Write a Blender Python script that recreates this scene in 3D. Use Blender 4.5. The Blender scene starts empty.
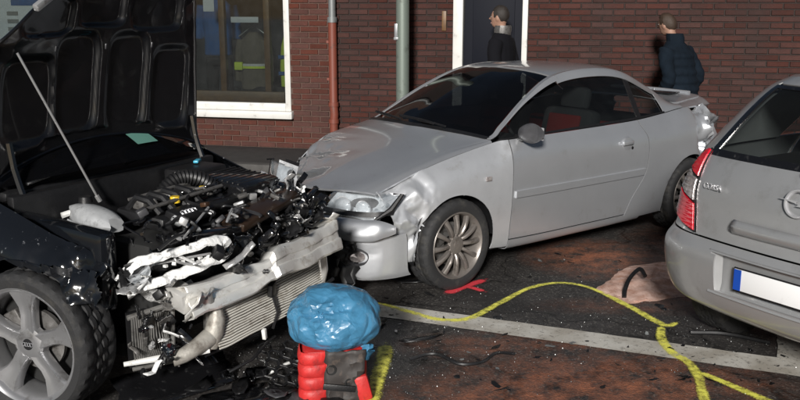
import bpy, bmesh, math, random
from mathutils import Vector, Matrix, noise
random.seed(7)
R = math.radians
sc = bpy.context.scene
COL = sc.collection

# ---------------------------------------------------------------- camera, sky, sun, exposure
cam_d = bpy.data.cameras.new('camera'); cam = bpy.data.objects.new('camera', cam_d); COL.objects.link(cam)
cam_d.sensor_width = 36; cam_d.lens = 39.5; cam_d.clip_start = .05; cam_d.clip_end = 400
cam.location = (0, 0, 1.795); cam.rotation_euler = (R(90 - 12.52), 0, 0)
sc.camera = cam
SUN_EL, SUN_AZ = 21, -10            # behind the camera; azimuth in degrees towards the right of the view
wd = bpy.data.worlds.new('World'); sc.world = wd; wd.use_nodes = True
nt = wd.node_tree; bg = nt.nodes['Background']
sky = nt.nodes.new('ShaderNodeTexSky'); sky.sky_type = 'NISHITA'; sky.sun_disc = False
sky.sun_elevation = R(SUN_EL); sky.sun_rotation = R(180 - SUN_AZ)
nt.links.new(sky.outputs[0], bg.inputs[0]); bg.inputs[1].default_value = .016
sd = bpy.data.lights.new('sun', 'SUN'); sun = bpy.data.objects.new('sun', sd); COL.objects.link(sun)
sd.energy = 3.5; sd.angle = R(8); sd.color = (1, .97, .93)
sdir = Vector((-math.sin(R(SUN_AZ)) * math.cos(R(SUN_EL)), math.cos(R(SUN_AZ)) * math.cos(R(SUN_EL)), -math.sin(R(SUN_EL))))
sun.rotation_euler = sdir.to_track_quat('-Z', 'Y').to_euler(); sun.location = (0, -6, 8)
vs = sc.view_settings; vs.view_transform = 'Standard'; vs.look = 'None'; vs.exposure = .58; vs.gamma = 1; vs.use_curve_mapping = False
sc.cycles.max_bounces = 8; sc.cycles.transparent_max_bounces = 12
sc.cycles.use_denoising = True

# ---------------------------------------------------------------- materials
def mat(name, col, rough=.5, metal=0, spec=.5, coat=0, var=0, vscale=20, bump=0, bscale=60, rvar=0, col2=None, dirt=0, dcol=(.03, .025, .02), dscale=6, emit=None, coord='Object', rand=0):
    m = bpy.data.materials.new(name); m.use_nodes = True
    n = m.node_tree; L = n.links; b = n.nodes['Principled BSDF']
    b.inputs['Base Color'].default_value = (*col, 1); b.inputs['Roughness'].default_value = rough
    b.inputs['Metallic'].default_value = metal; b.inputs['Specular IOR Level'].default_value = spec
    b.inputs['Coat Weight'].default_value = coat; b.inputs['Coat Roughness'].default_value = .06
    tc = n.nodes.new('ShaderNodeTexCoord')
    def nz(s, det=5, r=.6):
        t = n.nodes.new('ShaderNodeTexNoise'); t.inputs['Scale'].default_value = s; t.inputs['Detail'].default_value = det
        t.inputs['Roughness'].default_value = r; L.new(tc.outputs[coord], t.inputs['Vector']); return t
    def ramp(src, a, c):
        r = n.nodes.new('ShaderNodeMapRange'); r.inputs[1].default_value = a; r.inputs[2].default_value = c
        L.new(src, r.inputs[0]); return r.outputs[0]
    def mix(f, A, B):
        x = n.nodes.new('ShaderNodeMix'); x.data_type = 'RGBA'; L.new(f, x.inputs['Factor'])
        for s, v in ((x.inputs[6], A), (x.inputs[7], B)):
            if isinstance(v, tuple): s.default_value = (*v, 1)
            else: L.new(v, s)
        return x.outputs[2]
    cur = col
    if var or col2:
        c2 = col2 or tuple(c * (1 - var) for c in col)
        cur = mix(ramp(nz(vscale).outputs[0], .35, .65), col, c2)
    if rand:
        oi = n.nodes.new('ShaderNodeObjectInfo'); hs = n.nodes.new('ShaderNodeHueSaturation')
        r = n.nodes.new('ShaderNodeMapRange'); r.inputs[3].default_value = 1 - rand; r.inputs[4].default_value = 1 + rand
        L.new(oi.outputs['Random'], r.inputs[0]); L.new(r.outputs[0], hs.inputs['Value'])
        if isinstance(cur, tuple): hs.inputs['Color'].default_value = (*cur, 1)
        else: L.new(cur, hs.inputs['Color'])
        cur = hs.outputs[0]
    if dirt:
        cur = mix(ramp(nz(dscale, 9, .7).outputs[0], .62 - .25 * dirt, .72), cur, dcol)
    if not isinstance(cur, tuple): L.new(cur, b.inputs['Base Color'])
    if rvar:
        r = n.nodes.new('ShaderNodeMapRange'); r.inputs[1].default_value = .3; r.inputs[2].default_value = .7
        r.inputs[3].default_value = max(.02, rough - rvar); r.inputs[4].default_value = min(1, rough + rvar)
        L.new(nz(vscale * .6, 7).outputs[0], r.inputs[0]); L.new(r.outputs[0], b.inputs['Roughness'])
    if bump:
        bp = n.nodes.new('ShaderNodeBump'); bp.inputs['Strength'].default_value = bump; bp.inputs['Distance'].default_value = .01
        L.new(nz(bscale, 8).outputs[0], bp.inputs['Height']); L.new(bp.outputs[0], b.inputs['Normal'])
    if emit:
        b.inputs['Emission Color'].default_value = (*emit, 1); b.inputs['Emission Strength'].default_value = 1
    return m

def glass(name, tint, refl=.12, rough=.03, opacity=.0, ocol=(.01, .01, .01), dirt=.0):
    """thin pane: lets tinted light through, reflects by fresnel"""
    m = bpy.data.materials.new(name); m.use_nodes = True; n = m.node_tree; L = n.links
    n.nodes.remove(n.nodes['Principled BSDF']); out = n.nodes['Material Output']
    t = n.nodes.new('ShaderNodeBsdfTransparent'); t.inputs[0].default_value = (*tint, 1)
    g = n.nodes.new('ShaderNodeBsdfGlossy'); g.inputs['Roughness'].default_value = rough; g.inputs[0].default_value = (.9, .9, .9, 1)
    d = n.nodes.new('ShaderNodeBsdfDiffuse'); d.inputs[0].default_value = (*ocol, 1)
    lw = n.nodes.new('ShaderNodeLayerWeight'); pw = n.nodes.new('ShaderNodeMath'); pw.operation = 'POWER'; pw.inputs[1].default_value = 5; L.new(lw.outputs['Facing'], pw.inputs[0])
    fr = n.nodes.new('ShaderNodeMapRange'); fr.inputs[3].default_value = .045; fr.inputs[4].default_value = 1; L.new(pw.outputs[0], fr.inputs[0])
    m1 = n.nodes.new('ShaderNodeMixShader'); m1.inputs[0].default_value = opacity
    if dirt:
        tc = n.nodes.new('ShaderNodeTexCoord'); nz = n.nodes.new('ShaderNodeTexNoise'); nz.inputs['Scale'].default_value = 9; nz.inputs['Detail'].default_value = 8
        L.new(tc.outputs['Object'], nz.inputs['Vector']); r = n.nodes.new('ShaderNodeMapRange'); r.inputs[1].default_value = .4; r.inputs[2].default_value = .75
        r.inputs[3].default_value = opacity; r.inputs[4].default_value = min(1, opacity + dirt); L.new(nz.outputs[0], r.inputs[0]); L.new(r.outputs[0], m1.inputs[0])
    m2 = n.nodes.new('ShaderNodeMixShader')
    L.new(t.outputs[0], m1.inputs[1]); L.new(d.outputs[0], m1.inputs[2])
    L.new(fr.outputs[0], m2.inputs[0]); L.new(m1.outputs[0], m2.inputs[1]); L.new(g.outputs[0], m2.inputs[2]); L.new(m2.outputs[0], out.inputs[0])
    return m

M = {}
M['silver'] = mat('silver_paint', (.56, .575, .60), .32, .66, coat=1, var=.05, vscale=5, dirt=.12, dcol=(.46, .46, .46), dscale=5, rvar=.03)
M['silver_bent_lit'] = mat('flash_lit_scraped_silver_paint', (.62, .635, .66), .38, .55, coat=.6, var=.06, vscale=12, dirt=.14, dcol=(.5, .5, .5), dscale=6)  # bent panels: same silver, base colour lightened for the flash they catch
M['corsa'] = mat('dirty_silver_paint', (.50, .505, .51), .36, .6, coat=.8, var=.06, vscale=4, dirt=.35, dcol=(.34, .335, .325), dscale=3.5, rvar=.05)
M['black_paint'] = mat('black_paint', (.006, .007, .009), .14, 0, coat=1, dirt=.12, dcol=(.05, .05, .052), dscale=9, rvar=.06)
M['black_scratched'] = mat('scratched_black_paint', (.007, .008, .01), .16, 0, coat=.9, dirt=.02, dcol=(.30, .31, .33), dscale=26)
M['hood_in'] = mat('hood_underside', (.004, .004, .005), .3, 0, coat=.6, var=.3, vscale=20, dirt=.15, dcol=(.014, .014, .014))
M['plastic'] = mat('black_plastic', (.012, .012, .013), .42, 0, bump=.15, bscale=200, var=.3, vscale=30)
M['plastic_gloss'] = mat('glossy_black_plastic', (.008, .008, .009), .13, 0, coat=.6, dirt=.15, dcol=(.05, .05, .05), dscale=20)
M['grey_plastic'] = mat('grey_plastic', (.06, .06, .065), .4, 0, var=.3, vscale=20)
M['rubber'] = mat('tyre_rubber', (.02, .02, .021), .75, 0, bump=.25, bscale=90, dirt=.35, dcol=(.05, .047, .042), dscale=12)
M['alloy'] = mat('alloy_wheel', (.46, .46, .47), .28, .75, dirt=.35, dcol=(.2, .19, .18), dscale=12)
M['bronze'] = mat('grey_hubcap', (.20, .18, .165), .34, .4, dirt=.35, dcol=(.09, .075, .06), dscale=18)
M['alu'] = mat('bare_aluminium', (.74, .73, .70), .33, .5, bump=.12, bscale=50, dirt=.35, dcol=(.36, .31, .25), dscale=11)
M['alu_fin'] = mat('radiator_fins', (.66, .64, .58), .45, .2, dirt=.4, dcol=(.30, .26, .21), dscale=16)
M['fin_dark'] = mat('dirty_fins', (.20, .195, .185), .5, .3, dirt=.6, dcol=(.05, .045, .04), dscale=12)
M['alu_dirty'] = mat('grimy_cast_aluminium', (.42, .40, .36), .5, .3, bump=.3, bscale=50, dirt=.6, dcol=(.14, .12, .10), dscale=14)
M['steel'] = mat('steel', (.5, .5, .5), .3, .6, dirt=.3, dscale=25)
M['cast'] = mat('cast_metal', (.13, .125, .12), .45, .4, dirt=.5, dscale=30)
M['white_scuff'] = mat('scuffed_white_plastic', (.82, .82, .81), .5, 0, bump=.5, bscale=60, dirt=.42, dcol=(.06, .06, .06), dscale=32)
M['white_plastic'] = mat('white_plastic', (.72, .72, .7), .35, 0, dirt=.2, dcol=(.3, .29, .26), dscale=25)
M['tank'] = mat('translucent_tank', (.40, .41, .42), .25, 0, var=.25, vscale=14, dirt=.25, dcol=(.16, .16, .16), dscale=20)
M['chrome'] = mat('chrome', (.62, .62, .64), .2, .55)
M['yellow'] = mat('yellow_cap', (.75, .5, .03), .4)
M['cyan'] = mat('cyan_clip', (.05, .35, .5), .4)
M['copper'] = mat('brown_part', (.06, .03, .016), .35, .2, dirt=.4)
M['brown_gloss'] = mat('brown_black_panel', (.03, .018, .012), .3, 0, coat=.3, dirt=.3)
M['interior'] = mat('dark_interior', (.015, .015, .016), .8)
M['int_grey'] = mat('grey_interior_trim', (.26, .265, .265), .8, var=.1, vscale=10)
M['seat_red'] = mat('red_seat_cloth', (.16, .014, .012), .85, bump=.2, bscale=150)
M['seat_black'] = mat('black_seat_cloth', (.03, .03, .032), .85, bump=.2, bscale=150)
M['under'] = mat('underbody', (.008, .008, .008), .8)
M['glass'] = glass('car_glass', (.50, .54, .53), opacity=.15, ocol=(.02, .02, .02), dirt=.1)
M['glass_dark'] = glass('windscreen_glass', (.09, .095, .10), opacity=.35, ocol=(.007, .007, .008), dirt=.1)
M['glass_rear'] = glass('rear_window_glass', (.62, .66, .65), opacity=.15, ocol=(.02, .02, .02), dirt=.1)
M['lens'] = glass('headlight_lens', (.92, .94, .95), opacity=.05, ocol=(.85, .86, .88), dirt=.10)
M['shop_glass'] = glass('shop_glass', (.66, .69, .68), opacity=.05, ocol=(.1, .1, .1), dirt=.05)
M['reflector'] = mat('reflector', (.86, .87, .89), .2, .2, var=.3, vscale=30)
M['red_lens'] = mat('red_lens', (.62, .012, .03), .14, 0, coat=.6, col2=(.45, .008, .02), vscale=45)
M['clear_lens'] = mat('clear_lens', (.45, .42, .41), .15, .3, coat=.6, col2=(.2, .17, .17), vscale=40)
M['plate'] = mat('number_plate', (.82, .82, .82), .4, dirt=.1, dcol=(.6, .6, .6))
M['eu_blue'] = mat('plate_blue', (.01, .06, .35), .4)
M['blue_bag'] = mat('blue_plastic_bag', (.06, .22, .38), .34, 0, spec=.6, var=.22, vscale=7)
M['red_plastic'] = mat('red_plastic', (.60, .03, .028), .5, 0, var=.3, vscale=14, bump=.3, bscale=40, dirt=.3, dcol=(.2, .02, .02), dscale=18)
M['white_frame'] = mat('white_window_frame', (.62, .61, .58), .5, 0, var=.12, vscale=6, dirt=.15, dcol=(.25, .24, .22))
M['wood'] = mat('brown_wood', (.16, .085, .03), .5, 0, col2=(.10, .05, .02), vscale=12)
M['door_navy'] = mat('dark_navy_door', (.005, .006, .011), .7, 0, spec=.2)
M['pipe_red'] = mat('red_brown_drainpipe', (.17, .045, .028), .5, 0, dirt=.35, dcol=(.07, .04, .03), dscale=10)
M['zinc'] = mat('zinc_pipe', (.20, .21, .21), .5, .4, dirt=.3)
M['pole'] = mat('grey_green_pole', (.17, .20, .175), .5, .3, dirt=.3, dcol=(.09, .1, .085), dscale=7)
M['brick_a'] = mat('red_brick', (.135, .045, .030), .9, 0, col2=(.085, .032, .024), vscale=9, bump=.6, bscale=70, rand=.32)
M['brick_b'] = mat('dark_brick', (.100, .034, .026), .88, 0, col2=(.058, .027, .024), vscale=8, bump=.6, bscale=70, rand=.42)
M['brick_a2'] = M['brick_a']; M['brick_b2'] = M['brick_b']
M["mortar_a"] = mat("light_mortar", (.105, .062, .048), .95, 0, var=.3, vscale=30)
M['mortar_b'] = mat('dark_mortar', (.032, .022, .019), .95, 0, var=.3, vscale=30)
M['line'] = None
M['navy_jacket'] = mat('navy_padded_jacket', (.006, .011, .018), .9, 0, spec=.15, bump=.3, bscale=30, var=.3, vscale=10)
M['black_coat'] = mat('black_coat', (.006, .006, .008), .95, 0, spec=.15, bump=.2, bscale=60)
M['trouser'] = mat('dark_trousers', (.014, .015, .018), .85)
M['skin'] = mat('skin', (.30, .17, .12), .6)
M['hair_dark'] = mat('dark_hair', (.02, .015, .012), .6, bump=.6, bscale=120)
M['hair_brown'] = mat('brown_hair', (.04, .024, .015), .6, bump=.6, bscale=120)
M['shoe'] = mat('black_shoe', (.012, .012, .012), .5)
M['blue_shirt'] = mat('blue_cloth', (.02, .10, .30), .8, var=.3, vscale=8)
M['black_cloth'] = mat('black_cloth', (.012, .012, .014), .85)
M['grey_cloth'] = mat('grey_brown_cloth', (.13, .11, .085), .85, var=.3, vscale=10)
M['hivis'] = mat('hi_vis_yellow', (.5, .62, .06), .7)
M['reflect_band'] = mat('silver_band', (.5, .5, .5), .4)
M['poster'] = mat('paper_notice', (.55, .58, .62), .6)
M['shop_in'] = mat('shop_interior', (.03, .032, .035), .9, var=.4, vscale=2)
M['paver'] = mat('pavement_slabs', (.035, .033, .032), .75, 0, var=.4, vscale=9, bump=.3)
M['kerb'] = mat('kerb_concrete', (.09, .085, .08), .8, 0, var=.3, vscale=9, bump=.3)
M['sand'] = mat('pink_absorbent', (.74, .52, .44), .95, 0, col2=(.46, .25, .18), vscale=14, bump=.8, bscale=150, dirt=.3, dcol=(.24, .12, .08), dscale=9)
M['debris_black'] = mat('debris_black', (.014, .014, .015), .3, 0, var=.4, vscale=30)
M['crumb'] = mat('glass_crumbs', (.22, .23, .23), .3, .1)
M['tape'] = mat('sensor_grey', (.25, .26, .27), .4, .3)

def wrinkle(m, scale=16, strength=.6):
    """fine creases of thin film: distance to cell borders, warped"""
    n = m.node_tree; L = n.links; b = n.nodes['Principled BSDF']; tc = n.nodes.new('ShaderNodeTexCoord')
    nz = n.nodes.new('ShaderNodeTexNoise'); nz.inputs['Scale'].default_value = 5; L.new(tc.outputs['Object'], nz.inputs['Vector'])
    ad = n.nodes.new('ShaderNodeMix'); ad.data_type = 'RGBA'; ad.blend_type = 'ADD'; ad.inputs['Factor'].default_value = .25; L.new(tc.outputs['Object'], ad.inputs[6]); L.new(nz.outputs['Color'], ad.inputs[7])
    h = None
    for sc_, w in ((scale, 1.0), (scale * 2.3, .45), (scale * .45, 1.6)):
        vo = n.nodes.new('ShaderNodeTexVoronoi'); vo.feature = 'DISTANCE_TO_EDGE'; vo.inputs['Scale'].default_value = sc_; L.new(ad.outputs[2], vo.inputs['Vector'])
        mu = n.nodes.new('ShaderNodeMath'); mu.operation = 'MULTIPLY'; mu.inputs[1].default_value = w * 10 / sc_; L.new(vo.outputs['Distance'], mu.inputs[0])
        if h is None: h = mu.outputs[0]
        else:
            a2 = n.nodes.new('ShaderNodeMath'); a2.operation = 'ADD'; L.new(h, a2.inputs[0]); L.new(mu.outputs[0], a2.inputs[1]); h = a2.outputs[0]
    bp = n.nodes.new('ShaderNodeBump'); bp.inputs['Strength'].default_value = strength; bp.inputs['Distance'].default_value = .03; bp.invert = True
    L.new(h, bp.inputs['Height']); L.new(bp.outputs[0], b.inputs['Normal'])
wrinkle(M['blue_bag'], 20, .3)
# ---------------------------------------------------------------- mesh helpers
class MB:
    def __init__(s): s.v = []; s.f = []
    def add(s, vs, fs, mtx=None):
        o = len(s.v)
        s.v += [tuple(mtx @ Vector(p)) if mtx else tuple(p) for p in vs]
        s.f += [tuple(i + o for i in f) for f in fs]; return s
    def box(s, c, size, rot=(0, 0, 0), bev=.0, taper=1.0):
        x, y, z = [d / 2 for d in size]
        m = Matrix.Translation(c) @ (Matrix.Rotation(rot[2], 4, 'Z') @ Matrix.Rotation(rot[1], 4, 'Y') @ Matrix.Rotation(rot[0], 4, 'X'))
        b = min(bev, x * .9, y * .9, z * .9)
        if b <= 0:
            vs = [(sx * x * (taper if sz > 0 else 1), sy * y * (taper if sz > 0 else 1), sz * z) for sz in (-1, 1) for sy in (-1, 1) for sx in (-1, 1)]
            return s.add(vs, [(0, 2, 3, 1), (4, 5, 7, 6), (0, 1, 5, 4), (2, 6, 7, 3), (0, 4, 6, 2), (1, 3, 7, 5)], m)
        bm = bmesh.new(); bmesh.ops.create_cube(bm, size=1)
        for v in bm.verts:
            t = taper if v.co.z > 0 else 1
            v.co = Vector((v.co.x * 2 * x * t, v.co.y * 2 * y * t, v.co.z * 2 * z))
        bmesh.ops.bevel(bm, geom=list(bm.edges), offset=b, segments=2, profile=.5, affect='EDGES')
        bm.verts.index_update()
        s.add([v.co.copy() for v in bm.verts], [[v.index for v in f.verts] for f in bm.faces], m); bm.free(); return s
    def tube(s, path, r, n=8, caps=True, rs=None):
        P = [Vector(p) for p in path]; k = len(P); o = len(s.v)
        up = Vector((0, 0, 1)); prev = None
        for i, p in enumerate(P):
            d = (P[min(i + 1, k - 1)] - P[max(i - 1, 0)]).normalized()
            if prev is None:
                a = d.cross(up)
                if a.length < .05: a = d.cross(Vector((1, 0, 0)))
            else: a = prev - d * prev.dot(d)
            a.normalize(); prev = a; b = d.cross(a)
            rr = rs[i] if rs else r
            for j in range(n):
                t = 2 * math.pi * j / n
                s.v.append(tuple(p + (a * math.cos(t) + b * math.sin(t)) * rr))
        for i in range(k - 1):
            for j in range(n):
                s.f.append((o + i * n + j, o + i * n + (j + 1) % n, o + (i + 1) * n + (j + 1) % n, o + (i + 1) * n + j))
        if caps:
            s.f.append(tuple(o + j for j in reversed(range(n)))); s.f.append(tuple(o + (k - 1) * n + j for j in range(n)))
        return s
    def lathe(s, prof, n=48, mtx=None, mod=None):
        """prof: list of (radius, axial); axis = local Y"""
        vs = []; fs = []; k = len(prof)
        for j in range(n):
            t = 2 * math.pi * j / n
            for i, (r, a) in enumerate(prof):
                if mod: r, a = mod(i, j, r, a)
                vs.append((r * math.cos(t), a, r * math.sin(t)))
        for j in range(n):
            for i in range(k - 1):
                q = (j * k + i, j * k + i + 1, ((j + 1) % n) * k + i + 1, ((j + 1) % n) * k + i)
                fs.append(q)
        return s.add(vs, fs, mtx)
    def grid(s, G, flip=False):
        o = len(s.v); a = len(G); b = len(G[0])
        for row in G: s.v += [tuple(p) for p in row]
        for i in range(a - 1):
            for j in range(b - 1):
                q = (o + i * b + j, o + i * b + j + 1, o + (i + 1) * b + j + 1, o + (i + 1) * b + j)
                s.f.append(q[::-1] if flip else q)
        return s
    def slab(s, pts, z0, z1):
        """vertical prism of a convex/concave polygon"""
        o = len(s.v); n = len(pts)
        s.v += [(x, y, z0) for x, y in pts] + [(x, y, z1) for x, y in pts]
        s.f += [tuple(o + i for i in reversed(range(n))), tuple(o + n + i for i in range(n))]
        for i in range(n): s.f.append((o + i, o + (i + 1) % n, o + n + (i + 1) % n, o + n + i))
        return s
    def build(s, name, m, parent=None, smooth=40, solid=0):
        me = bpy.data.meshes.new(name); me.from_pydata(s.v, [], s.f); me.validate()
        o = bpy.data.objects.new(name, me); COL.objects.link(o)
        if m: me.materials.append(m)
        if parent is not None: o.parent = parent
        if solid:
            md = o.modifiers.new('thickness', 'SOLIDIFY'); md.thickness = solid; md.offset = -1
        if smooth:
            me.polygons.foreach_set('use_smooth', [True] * len(me.polygons)); me.set_sharp_from_angle(angle=R(smooth))
        return o

def tag(o, label, cat, group=None):
    o['label'] = label; o['category'] = cat
    if group: o['group'] = group
    return o
def struct(o): o['kind'] = 'structure'; return o
def thing(name, label, cat, loc=(0, 0, 0), rz=0, group=None):
    o = bpy.data.objects.new(name, None); COL.objects.link(o); o.location = loc; o.rotation_euler = (0, 0, rz); o.empty_display_size = .1
    return tag(o, label, cat, group)
def copy_tree(o, parent=None):
    c = o.copy(); COL.objects.link(c); c.parent = parent
    for ch in [x for x in o.children]: copy_tree(ch, c)
    return c
def remesh(mb, name, m, parent, voxel=.012, smooth_it=6, sub=0):
    o = mb.build(name + '_src', m, None, 0)
    md = o.modifiers.new('r', 'REMESH'); md.mode = 'VOXEL'; md.voxel_size = voxel
    ms = o.modifiers.new('s', 'SMOOTH'); ms.iterations = smooth_it; ms.factor = .5
    dg = bpy.context.evaluated_depsgraph_get(); me = bpy.data.meshes.new_from_object(o.evaluated_get(dg)); me.name = name
    old = o.data; bpy.data.objects.remove(o); bpy.data.meshes.remove(old)
    me.polygons.foreach_set('use_smooth', [True] * len(me.polygons))
    n = bpy.data.objects.new(name, me); COL.objects.link(n); n.parent = parent
    if not me.materials: me.materials.append(m)
    return n
def text_obj(name, txt, size, m, parent, mtx, depth=.002, font_shear=0):
    cu = bpy.data.curves.new(name, 'FONT'); cu.body = txt; cu.size = size; cu.extrude = depth; cu.align_x = 'CENTER'; cu.align_y = 'CENTER'; cu.shear = font_shear
    t = bpy.data.objects.new(name + '_src', cu); COL.objects.link(t)
    dg = bpy.context.evaluated_depsgraph_get(); me = bpy.data.meshes.new_from_object(t.evaluated_get(dg)); me.name = name
    bpy.data.objects.remove(t); bpy.data.curves.remove(cu)
    me.transform(mtx); me.materials.clear(); me.materials.append(m)
    o = bpy.data.objects.new(name, me); COL.objects.link(o); o.parent = parent; return o

# spline surfaces -------------------------------------------------
def _cr(a, b, c, d, t):
    return b + (c - a) * (t * .5) + (a * 2 - b * 5 + c * 4 - d) * (t * t * .5) + (b * 3 - a - c * 3 + d) * (t * t * t * .5)
def _seq(P, t):
    n = len(P); i = max(0, min(n - 2, int(math.floor(t)))); f = t - i
    b, c = P[i], P[i + 1]; a = P[i - 1] if i > 0 else b * 2 - c; d = P[i + 2] if i + 2 < n else c * 2 - b
    return _cr(a, b, c, d, f)
def surf(C, u, v):
    n = len(C); i = max(0, min(n - 2, int(math.floor(u)))); js = [i - 1, i, i + 1, i + 2]
    q = [None] * 4
    for k, j in enumerate(js):
        if 0 <= j < n: q[k] = _seq(C[j], v)
    if q[0] is None: q[0] = q[1] * 2 - q[2]
    if q[3] is None: q[3] = q[2] * 2 - q[1]
    return _cr(*q, u - i)
def V(*a): return Vector(a)
def crumple(p, amp, sc_, seed=0.0):
    q = p * sc_ + Vector((seed, seed * 1.7, -seed))
    a = abs(noise.noise(q)) * 2 - .5; b = abs(noise.noise(q * 2.1 + Vector((5, 3, 1)))) * 2 - .5
    c = abs(noise.noise(q * .5 + Vector((1, 8, 4)))) * 2 - .5
    d = noise.noise_vector(q * 1.3)
    return (d * .7 + Vector((a, b * .6, a * .5 + c * .6))) * amp

def tri(x, y, seed=0.0):
    # piecewise planar noise: flat triangles that meet in straight creases
    s = (x + y) * .3660254; i, j = math.floor(x + s), math.floor(y + s); u, v = x + s - i, y + s - j
    h = lambda a, b: noise.cell(Vector((a * 1.0 + .5, b * 1.0 + .5, seed + .5)))
    if u > v: return h(i, j) * (1 - u) + h(i + 1, j) * (u - v) + h(i + 1, j + 1) * v
    return h(i, j) * (1 - v) + h(i, j + 1) * (v - u) + h(i + 1, j + 1) * u
def facet(p, sc_, seed=0.0):
    # creased sheet: flat-ish cells that meet in sharp folds
    d, _ = noise.voronoi(p * sc_ + Vector((seed, -seed, seed * .5)))
    return min(1.0, d[1] - d[0]) - .35
def panel(name, C, u0, u1, v0, v1, nu, nv, m, parent, gap=.0052, thick=.006, side=1, arch=(), dmg=None, uvfun=None, off=0, axis_z=.55, cut=None, ctr=None):
    """one body panel sampled off a control grid; side=-1 mirrors across y=0"""
    G = []
    for i in range(nu + 1):
        row = []
        for j in range(nv + 1):
            u = u0 + (u1 - u0) * i / nu; v = v0 + (v1 - v0) * j / nv
            if uvfun: u, v = uvfun(i / nu, j / nv)
            row.append(surf(C, u, v))
        G.append(row)
    if gap:
        def pull(p, q):
            d = q - p; l = d.length
            return p + d * min(.45, gap / l) if l > 1e-6 else p
        for j in range(nv + 1): G[0][j] = pull(G[0][j], G[1][j]); G[nu][j] = pull(G[nu][j], G[nu - 1][j])
        for i in range(nu + 1): G[i][0] = pull(G[i][0], G[i][1]); G[i][nv] = pull(G[i][nv], G[i][nv - 1])
    bm = bmesh.new(); vv = []
    for row in G: vv.append([bm.verts.new(p) for p in row])
    for i in range(nu):
        for j in range(nv):
            q = (vv[i][j], vv[i][j + 1], vv[i + 1][j + 1], vv[i + 1][j])
            if cut and all(cut(w.co) for w in q): continue
            inside = False
            for cx, cz, r in arch:
                if all(math.hypot(w.co.x - cx, w.co.z - cz) < r for w in q): inside = True
            if not inside:
                try: bm.faces.new(q)
                except ValueError: pass
    for w in [w for w in bm.verts if not w.link_faces]: bm.verts.remove(w)
    for cx, cz, r in arch:
        for w in bm.verts:
            d = math.hypot(w.co.x - cx, w.co.z - cz)
            if 1e-4 < d < r:
                k = r / d; w.co.x = cx + (w.co.x - cx) * k; w.co.z = cz + (w.co.z - cz) * k
    bmesh.ops.remove_doubles(bm, verts=bm.verts, dist=1e-5)
    bm.normal_update()
    s_ = 0
    for f in bm.faces:
        c = f.calc_center_median(); s_ += f.normal.dot(c - (ctr or Vector((c.x * .6 - .4, 0, axis_z)))) * f.calc_area()
    if s_ < 0:
        bmesh.ops.reverse_faces(bm, faces=bm.faces); bm.normal_update()
    if off:
        mv = [(w, w.normal.copy()) for w in bm.verts]
        for w, nn in mv: w.co += nn * off
    if dmg:
        for w in bm.verts: w.co = dmg(w.co.copy(), w.normal.copy())
        bm.normal_update()
    if thick:
        bd = [e for e in bm.edges if len(e.link_faces) == 1]
        nrm = {w: w.normal.copy() for e in bd for w in e.verts}
        ex = bmesh.ops.extrude_edge_only(bm, edges=bd)['geom']
        near = {}
        for w in [g for g in ex if isinstance(g, bmesh.types.BMVert)]:
            best = min((x for e in w.link_edges for x in (e.other_vert(w),) if x in nrm), key=lambda x: (x.co - w.co).length, default=None)
            near[w] = best
        for w, b in near.items():
            if b is not None: w.co = w.co - nrm[b] * thick
    if side < 0:
        for w in bm.verts: w.co.y = -w.co.y
        bmesh.ops.reverse_faces(bm, faces=bm.faces)
    me = bpy.data.meshes.new(name); bm.to_mesh(me); bm.free()
    me.materials.append(m); me.polygons.foreach_set('use_smooth', [True] * len(me.polygons)); me.set_sharp_from_angle(angle=R(38))
    o = bpy.data.objects.new(name, me); COL.objects.link(o); o.parent = parent
    return o

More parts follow.
